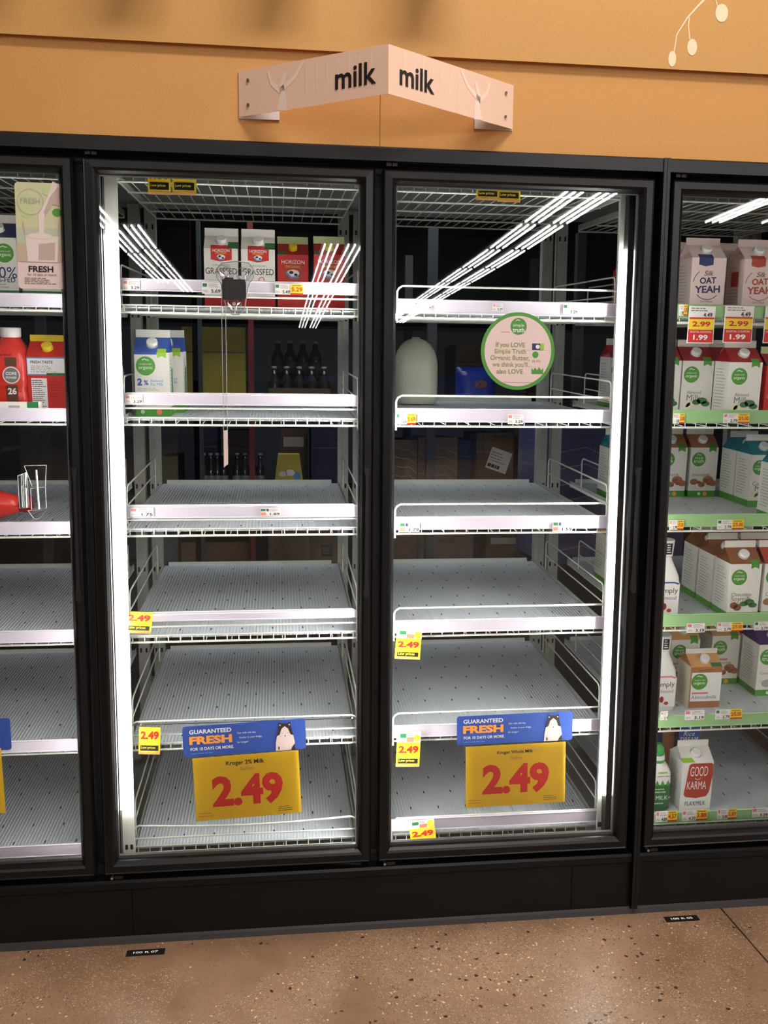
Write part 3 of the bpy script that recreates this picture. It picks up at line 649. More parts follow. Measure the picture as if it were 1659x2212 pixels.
b.build('bottle_body',r); b=MB(); b.lathe([(.026,.158),(.026,.17),(.022,.172)],(0,0,0),'cap_green',20); b.lathe([(.021,.185),(.0225,.187),(.0215,.207),(.014,.215),(.011,.222)],(0,0,0),'cap_green',20); b.build('cap',r)
r=empty('protein_drink_bottle',(-1.035,.3,sz(2,.3)),'big red protein drink bottle with round badge and 26','bottle',rx=TILT); b=MB()
squarish(b,[(.052,0,3.5),(.06,.008,3.5),(.06,.06,3.5),(.056,.075,3.2),(.06,.09,3.5),(.06,.155,3.5),(.05,.185,2.8),(.03,.215,2.1),(.024,.222,2)],'bottle_red')
b.plane((0,-.0602,0),(1,0,0),(0,0,1)); b.disc(.012,.115,.024,'ink_white',1); b.disc(.012,.115,.021,'ink_grey',2); b.txt('CORE',.012,.12,w=.03,m='ink_white',bold=.03,l=3); b.txt('POWER',.012,.108,w=.03,m='ink_white',bold=.03,l=3); b.rect(-.004,.14,.028,.165,'ink_dkbrown',1); b.rect(-.004,.04,.028,.088,'ink_dkbrown',1); b.txt('26',.012,.07,w=.024,m='ink_white',bold=.03); b.lines(-.04,.168,.045,.176,1,'ink_deepred')
b.build('bottle_body',r); b=MB(); b.lathe([(.027,.22),(.029,.223),(.029,.246),(.027,.248)],(0,0,0),'cap_white',24); b.build('cap',r)
r=empty('drink_pack',(-1.03,.17,sz(2,.17)),'flat white pack with red swirl lying in front of red bottle','pack'); b=MB(); b.box((-.07,-.025,0),(.1,.02,.045),'carton_white'); b.plane((0,-.0252,0),(1,0,0),(0,0,1)); b.ring(-.02,.025,.007,.011,'ink_red',1); b.rect(.02,.01,.05,.035,'ink_ltgrey',1); b.rect(.07,.0,.1,.045,'ink_dkgreen',1); b.build('pack_body',r)
r=empty('red_bottle',(-1.02,.29,sz(3,.29)+.052),'red bottle lying on its side behind the clear bracket','bottle'); b=MB()
b.lathe([(.02,-.25),(.048,-.24),(.05,-.12),(.045,-.08),(.03,-.03),(.021,-.005)],(0,0,0),'bottle_red',24,axis='x'); b.build('bottle_body',r); b=MB(); b.lathe([(.024,-.008),(.025,.022),(.022,.025)],(0,0,0),'ink_deepred',20,axis='x'); b.build('cap',r)
# pale jug in the right full bay, rear of its second shelf
mat('jug_milk',(206,208,188),.35,0,.5)
r=empty('milk_jug',(.225,.80,sz(2,.80)),'pale plastic gallon jug standing alone at the back of right full bay','jug'); b=MB()
squarish(b,[(.066,0,3),(.075,.01,3),(.077,.05,3),(.075,.055,3),(.077,.06,3),(.077,.135,3),(.075,.16,2.7),(.068,.19,2.4),(.054,.213,2.1),(.034,.228,2),(.018,.233,2)],'jug_milk'); b.build('jug_body',r)
b=MB(); b.tube([(.02,.03,.218),(.05,.045,.215),(.07,.055,.18),(.066,.052,.14)],.009,'jug_milk'); b.build('handle',r)
b=MB(); b.lathe([(.015,.228),(.016,.232),(.015,.239)],(0,0,0),'jug_milk',20); b.build('cap',r)
# ================================================================== PRICE LABELS AND TAGS
YR=.1372
def plabel(px,k,price,label,sale=None,z=None,style=0,y=YR,m='paper'):
    u0,v0,u1,v1=px; a=at(u0,v0,y); c=at(u1,v1,y); w=abs(c.x-a.x); h=abs(a.z-c.z); 
    r=empty('price_label',((a.x+c.x)/2,y,(a.z+c.z)/2),label,'price label','shelf price labels'); b=MB()
    b.box((-w/2,-.0004,-h/2),(w/2,.0004,h/2),m); b.plane((0,-.0006,0),(1,0,0),(0,0,1))
    pw=w*(1 if not sale else .55); x0=-w/2
    b.rect(x0+.002,h*.12,x0+pw*.26,h*.42,'ink_dkgreen' if style else 'ink_pink',1); b.lines(x0+pw*.35,h*.05,x0+pw*.95,h*.42,3,'ink_grey',1,.35,int(abs(px[0])))
    b.lines(x0+pw*.05,-h*.4,x0+pw*.4,-h*.15,2,'ink_grey',1,.35); 
    if style==2: b.rect(x0+.002,-h*.42,x0+pw*.28,-h*.05,'ink_salmon',2); b.rect(x0+pw*.3,h*.12,x0+pw*.42,h*.42,'ink_purple',2)
    b.txt(price,x0+pw*.72,-h*.26,w=pw*.48,h=h*.32,m='ink_black',bold=.02)
    if sale:
        b.rect(x0+pw,-h/2,w/2,h/2,'yellow_tag',1); b.rect(x0+pw,-h/2,w/2,-h*.36,'ink_red',2); b.rect(x0+pw*1.1,h*.32,w/2*.85,h*.4,'ink_brown',2); b.txt(sale,(x0+pw+w/2)/2,0,w=(w-pw)*.86,h=h*.42,m='ink_red',bold=.03)
    b.build('label_card',r); return r
P=[((265,605,302,627),'B','3.29','white price label 3.29 at left end of the top rail, left full bay',None,0),
((436,610,478,635),'B','5.69','white price label half hidden by the clear hanging bracket',None,1),
((594,613,655,637),'B','5.49','label 5.49 with yellow 5.29 sale half on left full bay top rail','5.29',1),
((270,853,308,872),'B','3.29','white 3.29 label under the blue and white 2% carton',None,0),
((281,1097,332,1116),'B','1.75','white 1.75 label at left end of the middle rail, left full bay',None,0),
((562,1098,606,1114),'B','1.89','white 1.89 label with green and purple squares, left full bay',None,2),
((896,653,932,668),'C','3.29','small label at left of the top rail, right full bay',None,1),
((1064,656,1086,672),'C','2.29','small greyed label centre of top rail behind round sticker, right full bay',None,0),
((1217,657,1248,679),'C','3.29','label 3.29 above the round green sticker, right full bay',None,1),
((856,893,898,917),'C','5.69','label with orange 5.69 at left end of second rail, right full bay','5.69',1),
((1097,895,1130,916),'C','3.29','label 3.29 at middle of second rail, right full bay',None,0),
((863,1129,906,1149),'C','1.79','label 1.79 at left end of the third rail, right full bay',None,2),
((1194,1127,1236,1148),'C','1.59','label 1.59 near the right end of the third rail, right full bay',None,2),
((1468,658,1484,682),'D','5.00','yellow edged label cut by the frame, top rail of rightmost bay','5.00',0),
((1455,893,1478,915),'D','5.00','yellow 5.00 label beside frame on second green rail','2/5.00',0),
((1563,893,1618,914),'D','2.79','label 2.79 with yellow sale half on second green rail','2/5.00',0),
((1446,1124,1476,1144),'D','2.79','yellow sale label beside frame on third green rail','2/5.00',0),
((1550,1123,1606,1143),'D','2.79','label 2.79 with yellow sale half on third green rail','2/5.00',1),
((1484,1347,1522,1366),'D','3.19','white label 3.19 under the white blue-lettered bottle, fourth green rail',None,0),
((1550,1345,1604,1363),'D','2.79','label 2.79 with sale half under chocolate soymilk carton','2/5.00',0),
((1630,1343,1659,1361),'D','2.79','label 2.79 at right photo edge, fourth green rail',None,1),
((1427,1537,1442,1555),'D','3.19','white label cut by the frame under the almond bottle',None,0),
((1480,1535,1521,1554),'D','3.19','white label 3.19 under small brown almondmilk carton',None,0),
((1546,1533,1602,1552),'D','2.79','label 2.79 with sale half on fifth green rail','2/5.00',1),
((1417,1753,1462,1774),'D','4.89','label 4.89 with yellow 4.57 half under green soy bottle','4.57',0),
((1474,1751,1527,1771),'D','4.39','label 4.39 with 3.88 sale half under the flaxmilk carton','3.88',0),
((1550,1748,1590,1768),'D','5.89','label right of the flaxmilk label on lowest green rail','5.89',0),
((1625,1746,1659,1764),'D','3.39','label at right photo edge on the lowest green rail',None,0)]
for px,k,pr,lb,sale,st in P: plabel(px,k,pr,lb,sale,style=st)
# tall coupon tags
for (px,lb,pr,sa,co) in [((1488,661,1541,742),'tall tag 2.99 and 1.99 under the blue oat drink carton','4.49','2.99','1.99'),((1566,660,1624,741),'tall tag 2.99 and 1.99 under the red oat drink carton','4.49','2.99','1.99'),((1653,661,1700,742),'tall coupon tag cut by the right photo edge','4.49','2.99','1.99')]:
    y=.134; a=at(px[0],px[1],y); c=at(px[2],px[3],y); w,h=c.x-a.x,a.z-c.z
    r=empty('coupon_tag',((a.x+c.x)/2,y,(a.z+c.z)/2),lb,'price tag','tall coupon tags',rx=.06); b=MB(); b.box((-w/2,-.0004,-h/2),(w/2,.0004,h/2),'paper'); b.plane((0,-.0006,0),(1,0,0),(0,0,1))
    e=.0025; b.lines(-w*.42,h*.35,w*.4,h*.47,2,'ink_grey',1,.4); b.txt(pr,w*.22,h*.27,w=w*.34,m='ink_black',bold=.02); b.rect(-w/2+e,-h*.13,w/2-e,h*.2,'yellow_tag',1); b.rect(-w/2+e,h*.155,w/2-e,h*.2,'ink_red',2)
    b.txt(sa,0,h*.02,w=w*.68,h=h*.14,m='ink_red',bold=.03); b.rect(-w/2+e,-h/2+e,w/2-e,-h*.13,'ink_red',1); b.txt('DIGITAL COUPON',0,-h*.19,w=w*.8,m='ink_white'); b.txt(co,0,-h*.34,w=w*.55,h=h*.14,m='ink_white',bold=.03)
    b.build('tag_card',r)
# yellow 2.49 tags
def lowtag(px,lb,head=True,price='2.49',rx=0,ry=0,y=.128,pc=.3):
    u0,v0,u1,v1=px; a=at(u0,v0,y); c=at(u1,v1,y); w,h=c.x-a.x,a.z-c.z
    r=empty('sale_tag',((a.x+c.x)/2,y,(a.z+c.z)/2),lb,'price tag','yellow low price tags',rx=rx,ry=ry); b=MB(); hy=h*.5; hb=h*.72 if head else h
    b.box((-w/2,-.0004,-h/2),(w/2,.0004,h/2),'yellow_tag'); b.plane((0,-.0006,0),(1,0,0),(0,0,1)); y1=h/2
    if head:
        b.rect(-w/2,h*.2,w/2,h/2,'paper',1); b.rect(-w*.38,h*.32,-w*.12,h*.44,'ink_dkgreen',2); b.rect(-w*.1,h*.21,w*.2,h*.34,'ink_salmon',2); b.disc(w*.34,h*.32,w*.14,'ink_yellow',2); b.lines(-w*.08,h*.36,w*.2,h*.46,2,'ink_grey',2); y1=h*.2
    y0=-h/2; H=y1-y0
    b.txt(price,0,y1-H*pc,w=w*.84,h=H*.3,m='ink_red',bold=.04); b.rect(-w*.42,y0+H*.13,w*.42,y0+H*.33,'ink_black',1); b.txt('Low prices',-w*.05,y0+H*.24,w=w*.66,m='ink_yellow',bold=.02); b.rect(-w*.5,y0,w*.5,y0+H*.08,'ink_tan',1)
    b.build('tag_card',r)
lowtag((270,1322,329,1367),'yellow 2.49 tag tilted forward on fourth shelf, left full bay',head=False,rx=-.5,ry=.06,y=.1)
lowtag((299,1571,347,1629),'yellow 2.49 tag beside the blue and yellow 2% milk sign',head=False,rx=.05,ry=.06)
lowtag((855,1360,909,1423),'yellow 2.49 tag hanging on fourth shelf, right full bay',ry=.07)
lowtag((857,1581,907,1655),'yellow 2.49 tag left of the whole milk sign',ry=.04)
lowtag((886,1775,940,1824),'yellow 2.49 tag at the bottom rail, right full bay',rx=-.35,ry=-.08,y=.115)
for px,lb,pr in [((318,339,369,421),'yellow low price tag 1.88, left of the pair at left full door top','1.88'),((371,339,424,422),'yellow low price tag 2.48, right of the pair at left full door top','2.48'),
    ((1030,372,1078,433),'dim yellow low price tag, left of the pair at right full door top','1.88'),((1076,374,1124,437),'dim yellow low price tag, right of the pair at right full door top','2.48')]:
    lowtag(px,lb,head=False,price=pr,rx=.05,y=.14,pc=.44)
# ================================================================== BIG SIGNS
def cat(b,cx,z0,s):
    "rounded two-tone cat shape printed on the blue card"
    body=[(-.30,0),(-.285,.25),(-.24,.5),(-.2,.68),(-.12,.8),(0,.84),(.12,.8),(.2,.68),(.24,.5),(.285,.25),(.30,0)]
    b.poly([(cx+x*s,z0+z*s) for x,z in body],'ink_pinkwhite',3)
    dark=[(-.25,.46),(-.2,.68),(-.17,.9),(-.08,.84),(0,.85),(.08,.84),(.17,.9),(.2,.68),(.25,.46),(.16,.5),(.1,.68),(0,.76),(-.1,.68),(-.16,.5)]
    b.add([b.P(cx+x*s,z0+z*s,4) for x,z in dark],[(0,1,12,13),(1,2,3,12),(3,4,11,12),(4,5,10,11),(5,6,7,10),(7,8,9,10)],'ink_black')
    b.disc(cx-.14*s,z0+.8*s,.022*s,'ink_pinkwhite',5); b.disc(cx+.14*s,z0+.8*s,.022*s,'ink_pinkwhite',5)
    for q in (-1,1): b.ring(cx+q*.08*s,z0+.52*s,.03*s,.037*s,'ink_black',5,a0=.3,a1=2.8); b.stroke([(cx+q*.1*s,z0+.46*s),(cx+q*.17*s,z0+.47*s)],.008*s,'ink_grey',5)
    b.disc(cx,z0+.46*s,.013*s,'ink_black',5,.03*s); b.disc(cx-.2*s,z0+.08*s,.02*s,'ink_black',4,.06*s); b.poly([(cx+.3*s,z0),(cx+.285*s,z0+.2*s),(cx+.2*s,z0+.1*s),(cx+.16*s,z0)],'ink_black',4)
def bigsign(x0,x1,zt0,zt1,hb,lab1,lab2,name,yx0,yx1,yz1,yh,yrot,yy=.118,bendr=False):
    rot_=math.atan2(zt1-zt0,x1-x0); w=x1-x0; h=hb
    r=empty('promotion_sign',((x0+x1)/2,yy,(zt0+zt1)/2-h/2),lab1,'sign',ry=-rot_)
    b=MB(); pts=rro(-w/2,-h/2,w/2,h/2,.008)
    b.prism(pts,-.0006,.0006,'blue_sign'); b.plane((0,-.0009,0),(1,0,0),(0,0,1)); tx=-w/2+w*.225
    b.txt('GUARANTEED',tx,h*.31,w=w*.34,h=h*.14,m='ink_white',bold=.025); b.txt('FRESH',tx,.03*h,w=w*.345,h=h*.27,m='ink_orange',bold=.05); b.txt('FOR 10 DAYS OR MORE.',tx+.003,-h*.25,w=w*.35,h=h*.10,m='ink_white',bold=.02); b.lines(-w/2+w*.06,-h*.43,-w/2+w*.33,-h*.37,1,'ink_sky',1,.3)
    for i,t in enumerate(('Our milk will stay','fresher in your fridge,','for longer!')): b.txt(t,-w*.06+w*.11-[.012,0,.024][i]*1.0,h*(.17-.15*i),h=h*.075,m='ink_white')
    cat(b,w*.33,-h/2,h*1.05)
    b.build('sign_card',r)
    yw=yx1-yx0; r=empty('price_sign',((yx0+yx1)/2,yy-.0055,yz1-yh/2),lab2,'sign','yellow gallon milk price signs',ry=-yrot)
    b=MB(); b.box((-yw/2,-.0005,-yh/2),(yw/2,.0005,yh/2),'yellow_sign'); b.plane((0,-.0008,0),(1,0,0),(0,0,1))
    b.txt(name,-.003,yh*.375,w=yw*.36,m='ink_black',bold=.015); b.txt('Gallon',0,yh*.285,w=yw*.12,m='ink_nut'); b.txt('2.49',0,-yh*.06,w=yw*.67,h=yh*.5,m='ink_red',bold=.042)
    b.lines(-yw*.47,-yh*.45,-yw*.3,-yh*.36,2,'ink_nut',1,.25); b.lines(yw*.28,-yh*.45,yw*.42,-yh*.36,3,'ink_black',1,.3,4)
    b.build('sign_card',r); b=MB(); b.plane((0,-.0016,0),(1,0,0),(0,0,1)); b.add([(-yw/2-.003,-.0022,-yh/2-.003),(yw/2+.003,-.0022,-yh/2-.003),(yw/2+.003,-.0022,yh/2+.001),(-yw/2-.003,-.0022,yh/2+.001)],[(0,1,2,3)],'clear_sleeve'); b.build('clear_sleeve',r)
bigsign(-.553,-.195,.588,.602,.093,'blue card reading GUARANTEED FRESH above the 2% milk price','yellow 2.49 price sign for gallons of 2% milk','Kroger 2% Milk',-.522,-.212,.5,.194,math.radians(2.6))
bigsign(.261,.622,.592,.597,.091,'blue card reading GUARANTEED FRESH above the whole milk price','yellow 2.49 price sign for gallons of whole milk','Kroger Whole Milk',.29,.602,.5,.194,math.radians(1.))
a=at(22,1551,.118)
bigsign(a.x-.36,a.x,a.z-.004,a.z,.094,'blue card cut off at the left photo edge','yellow price sign cut off at left photo edge','Kroger 1% Milk',a.x-.335,a.x-.025,a.z-.09,.194,math.radians(1.5))
# ================================================================== MILK SIGN ON THE WALL
mat('sign_board',(238,200,176),.4); mat('sign_pale',(242,216,200),.4); mat('sign_white',(226,222,222),.45)
r=empty('aisle_sign',(-.005,-.12,2.26),'folded peach wall sign reading milk on both wings','sign')
PL,PC,PR=Vector((-.366,-.004,2.26)),Vector((-.006,-.235,2.26)),Vector((.357,-.004,2.26)); H=.112
for A,B2,side in ((PL,PC,0),(PC,PR,1)):
    b=MB(); u=(B2-A); L_=u.length; u.normalize(); n=Vector((u.y,-u.x,0)); t=.002
    o=[A,B2,B2-n*t,A-n*t]; b.add([*o,*[p+Vector((0,0,H)) for p in o]],[(0,3,2,1),(4,5,6,7),(0,1,5,4),(1,2,6,5),(2,3,7,6),(3,0,4,7)],'sign_board')
    b.plane(A+n*.0002,u,(0,0,1)); s=(lambda x:x) if side==0 else (lambda x:L_-x)
    def tree(bx,sc):
        b.stroke([(s(bx),0),(s(bx+.004),.03*sc),(s(bx+.0),.06*sc),(s(bx+.012),.09)],[.03,.02,.014,.008],'sign_pale',1)
        b.stroke([(s(bx),.05),(s(bx+.04),.075),(s(bx+.065),H-.003)],[.014,.01,.006],'sign_pale',1); b.stroke([(s(bx),.045),(s(bx-.03),.07),(s(bx-.04),.1)],[.014,.01,.006],'sign_pale',1)
    tree(.13,1); 
    for q in range(7): b.rect(min(s(.2+q*.03),s(.202+q*.03)),.02+.013*(q%3),max(s(.2+q*.03),s(.202+q*.03)),H-.01*(q%2)-.004,'sign_pale',1)
    cx=L_*.795 if side==0 else L_*.21
    b.txt('milk',cx,H*.48,w=.112,h=.052,m='ink_black',l=3,bold=.02)
    b.build('sign_wing',r,(.005,.12,-2.26))
    b=MB()
    for zz in (.026,.086):
        p=A+n*.0 if side==0 else B2; q=p+u*(.03 if side==0 else -.03); q=q+Vector((0,0,zz)); b.tube([q,q+n*.003],.0042,'steel',12)
    b.build('rivet',r,(.005,.12,-2.26))
    b=MB(); x0,x1=((-.366,-.262) if side==0 else (.253,.357)); b.box((x0,-.004,2.257),(x1,-.0015,2.372),'sign_white'); b.build('wall_bracket',r,(.005,.12,-2.26))
# leaf twig on the upper wall
mat('decal_cream',(240,214,178),.5)
r=MB(); r.plane((0,-.0145,0),(1,0,0),(0,0,1))
def q(u,v): p=at(u,v,-.0145); return (p.x,p.z)
r.stroke([q(1456,112),q(1462,75),q(1485,38),q(1507,14),q(1524,-4)],[.003,.003,.004,.005,.006],'decal_cream'); r.stroke([q(1490,85),q(1487,55),q(1489,36)],.003,'decal_cream'); r.stroke([q(1550,14),q(1543,-10)],.003,'decal_cream')
for u,v,w,h in ((1452,127,.011,.020),(1495,102,.014,.021),(1559,28,.018,.023)):
    x,z=q(u,v); r.disc(x,z,w,'decal_cream',1,h)
tag(r.build('wall_decal'),'cream leafy twig painted on the upper orange wall','wall decoration')
# ================================================================== STICKERS ON GLASS
r=empty('glass_sticker',(0,0,0),'tall pouring-milk sticker reading FRESH on the leftmost door','sticker'); b=MB(); Y=.0175
mat('stk_top',(206,204,160),.45); mat('stk_mid',(190,196,170),.45); mat('stk_low',(200,178,150),.45); mat('milkc',(232,214,208),.45); mat('milk_shade',(196,172,160),.45)
b.prism(rro(-.936,1.818,-.820,2.084,.009),Y,Y+.0006,'ink_pinkwhite'); b.plane((-.878,Y-.0002,1.951),(1,0,0),(0,0,1))
b.rrect(-.058,-.065,.058,.133,.009,'stk_top',1); b.rect(-.058,-.04,.058,.02,'stk_mid',2); b.rrect(-.058,-.065,.058,-.02,.009,'stk_low',3); b.disc(-.03,.075,.02,'ink_palegreen',2,.03)
b.disc(.045,.06,.012,'ink_green',3,.01); b.disc(.03,.112,.02,'ink_palegreen',3,.012)
b.stroke([(.05,.13),(.03,.09),(.006,.05),(.004,.0)],[.03,.02,.015,.012],'milkc',4); b.poly([(.05,.125),(.057,.11),(.057,.075),(.035,.08),(.015,.05),(.012,.06),(.03,.1)],'milk_shade',5)
b.poly([(-.032,-.065),(.042,-.065),(.046,.0),(-.036,.0)],'milkc',4); b.poly([(-.005,-.06),(.036,-.06),(.038,-.015),(-.003,-.02)],'milk_shade',5); b.stroke([(-.036,0),(-.040,.034)],.003,'milk_shade',5); b.stroke([(.046,.0),(.049,.034)],.003,'milk_shade',5); b.disc(.0,.0,.03,'milkc',5,.008)
b.ring(-.02,.085,.0315,.0325,'ink_ltgrey',5); b.txt('FRESH',-.02,.088,w=.048,m='ink_ltgrey',l=6)
b.txt('FRESH',0,-.083,w=.062,h=.0155,m='ink_black',bold=.03); b.txt('for 10 days or more!',.002,-.098,w=.072,m='ink_dkbrown'); b.lines(-.042,-.122,.04,-.104,4,'ink_grey',2,.4); b.build('sticker_sheet',r)
r=empty('glass_sticker',(0,0,0),'round pink sticker with green border on right full door','sticker'); b=MB(); cx,cz=.393,1.6765
b.prism([(cx+.105*math.cos(t*math.pi/32),cz+.1065*math.sin(t*math.pi/32)) for t in range(64)],Y,Y+.0006,'ink_green'); b.plane((cx,Y-.0002,cz),(1,0,0),(0,0,1)); b.disc(0,0,.095,'ink_pinkwhite',1,.0965,n=56)
b.disc(0,.068,.023,'ink_green',2); b.txt('simple',0,.070,w=.032,m='ink_white',l=3); b.txt('truth',0,.058,w=.034,m='ink_white',l=3,bold=.02); b.stroke([(-.008,.083),(-.002,.086),(.004,.083)],.002,'ink_white',3)
mat('olive_text',(146,156,92),.5)
for i,(t,bo,w) in enumerate([('If you LOVE',.03,.083),('Simple Truth',.02,.09),('Organic Butter,',.02,.112),('we think you\'ll',.02,.1),('also LOVE',.03,.075)]): b.txt(t,-.022,.012-.0178*i+.0035,w=w,m='olive_text',bold=bo)
b.rect(.04,.004,.074,.022,'ink_navy',2); b.rect(.063,.004,.074,.022,'ink_lime',3); b.disc(.056,.013,.006,'ink_white',4); b.disc(.05,-.009,.009,'ink_green',2); b.txt('2%',.045,-.027,w=.009,m='ink_navy'); b.lines(.052,-.03,.07,-.023,2,'ink_salmon',2)
b.poly([(.04,-.062),(.074,-.062),(.074,-.044),(.068,-.052),(.062,-.043),(.056,-.052),(.05,-.044),(.045,-.052),(.04,-.045)],'ink_green',2); b.stroke([(-.04,-.086),(.045,-.086)],.0008,'ink_deepred',2); b.stroke([(-.05,.052),(-.025,.052)],.0008,'ink_rust',2); b.stroke([(-.06,.004),(.09,.004)],.0004,'ink_ltgrey',2); b.stroke([(-.06,-.042),(.09,-.042)],.0004,'ink_ltgrey',2)
b.build('sticker_sheet',r)
# ================================================================== CLEAR HANGING BRACKET ON THE DOOR
mat('plastic_edge',(190,190,190),.15,0,.8)
def outline(u): 
    p=at(*u,.006); return (p.x,p.z)
r=empty('suction_bracket',(0,0,0),'clear suction cup bracket with black clip on the left full door','bracket')
pts=[outline(t) for t in [(480,568),(510,565),(538,568),(548,580),(549,600),(540,612),(534,632),(528,668),(516,680),(502,680),(490,668),(483,640),(478,614),(468,600),(467,582)]]
b=MB(); b.prism(pts[::-1],-.002,.003,'clear_plastic'); b.tube([(x,.001,z) for x,z in pts+[pts[0]]],.0014,'plastic_edge',6); b.build('clear_plate',r)
for i,(u,v) in enumerate(((489,590),(526,592),(506,657))):
    x,z=outline((u,v)); b=MB(); b.lathe([(.019,-.015),(.017,-.008),(.008,-.004),(.0075,.004),(.004,.006)],(x,.003,z),'clear_plastic',24,axis='y'); b.tube([(x+.0185*math.cos(t*.3491),.0175,z+.0185*math.sin(t*.3491)) for t in range(19)],.0008,'plastic_edge',5); b.tube([(x,-.004,z),(x,.0,z)],.005,'plastic_edge',10); b.build('suction_cup',r)
b=MB(); x0,z0=outline((481,648)); x1,z1=outline((530,606)); b.bbox((x0,-.014,z0),(x1,-.004,z1),'black_dark',.002); b.bbox((x0+.006,-.017,z0-.002),(x0+.03,-.012,z1+.004),'black_dark',.001); b.bbox((x1-.012,-.013,z0+.004),(x1+.002,-.003,z1-.006),'black_paint',.001); b.build('clip',r)
b=MB(); xs=outline((479,640))[0]; ze=outline((488,1003))[1]; xe=outline((483,1003))[0]
b.add([(xs,-.009,z1-.02),(xs+.010,-.007,z1-.02),(xe+.012,-.005,ze),(xe+.002,-.0075,ze-.008)],[(0,1,2,3)],'clear_plastic'); b.tube([(xs,-.009,z1-.02),(xe+.002,-.0075,ze-.008)],.0008,'plastic_edge',5); b.tube([(xs+.010,-.007,z1-.02),(xe+.012,-.005,ze)],.0008,'plastic_edge',5); b.build('hanging_strip',r)
b=MB(); zq=outline((486,930))[1]; xq=outline((483,930))[0]; b.add([(xq+.001,-.0095,zq),(xq+.011,-.0085,zq+.002),(xe+.0125,-.0065,ze+.002),(xe+.0025,-.0085,ze-.007)],[(0,1,2,3)],'ink_pinkwhite'); b.build('strip_label',r)
# bracket on the leftmost door's shelf
r=empty('clear_divider',(0,0,0),'clear plastic divider clipped on the rail in the leftmost bay','bracket'); b=MB(); y=.13
def q2(u,v,y): return tuple(at(u,v,y))
b.add([q2(52,1006,y),q2(100,1005,y),q2(98,1050,y),q2(68,1052,y)],[(0,1,2,3)],'clear_plastic'); b.add([q2(66,1055,y),q2(98,1052,y),q2(100,1098,y),q2(68,1100,y)],[(0,1,2,3)],'clear_plastic')
b.tube([q2(52,1006,y),q2(100,1005,y),q2(98,1050,y),q2(70,1052,y),q2(52,1006,y)],.001,'plastic_edge',5); b.tube([q2(66,1055,y),q2(98,1052,y),q2(100,1098,y),q2(68,1100,y),q2(66,1055,y)],.001,'plastic_edge',5)
b.tube([q2(78,1015,y),q2(84,1100,y)],.003,'plastic_edge',6); b.add([q2(60,1103,y),q2(100,1101,y),q2(86,1120,y),q2(74,1121,y)],[(0,1,2,3)],'clear_plastic'); b.tube([q2(60,1103,y),q2(100,1101,y),q2(86,1120,y),q2(74,1121,y),q2(60,1103,y)],.0008,'plastic_edge',5); b.build('divider_body',r)
b=MB(); b.add([q2(38,1028,y-.03),q2(58,1020,y),q2(62,1096,y),q2(42,1098,y-.03)],[(0,1,2,3)],'clear_plastic'); b.tube([q2(38,1028,y-.03),q2(58,1020,y),q2(62,1096,y),q2(42,1098,y-.03),q2(38,1028,y-.03)],.0009,'plastic_edge',5); b.build('divider_flap',r)
# ================================================================== FLOOR LABELS
for (x,yy,t,rz) in ((-.6475,-.0525,'100 R 07',.0),(.924,-.049,'100 R 05',0)):
    b=MB(); b.box((-.0525,-.014,.0),(.0525,.014,.0008),'black_dark'); b.plane((0,0,.001),(1,0,0),(0,1,0)); b.txt(t,0,0,w=.068,h=.0095,m='ink_white',bold=.03)
    o=b.build('floor_label',None,(x,yy,.0)); tag(o,'black floor label reading '+t+(' below the left full door' if x<0 else ' at right near the floor joint'),'floor label')
# ================================================================== STOCKROOM BEHIND
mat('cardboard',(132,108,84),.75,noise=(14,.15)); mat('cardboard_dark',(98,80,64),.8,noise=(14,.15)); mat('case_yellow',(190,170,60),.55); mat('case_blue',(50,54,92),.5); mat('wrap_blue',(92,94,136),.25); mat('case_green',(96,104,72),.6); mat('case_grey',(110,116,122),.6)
mat('beer_glass',(40,42,30),.12,0,.8); mat('red_post',(120,26,26),.5); mat('film',(150,150,150),.15,0,.9); mat('bag_blue',(40,66,190),.2,0,.8,bump=(60,1.)); mat('rack_steel',(58,60,64),.5)
SR=[.30,.70,1.10,1.50,1.93]
r=empty('stock_rack',(0,1.95,0),'grey steel stock rack in the dark room behind the coolers','rack')
for z in SR:
    b=MB(); b.box((-1.3,-.32,z-.02),(1.75,.4,z),'rack_steel'); b.build('rack_shelf',r)
for x in (-1.28,-.62,.42,1.1,1.72):
    for y in (-.34,.42): b=MB(); b.box((x-.02,y-.02,0),(x+.02,y+.02,2.3),'rack_steel'); b.build('rack_post',r)
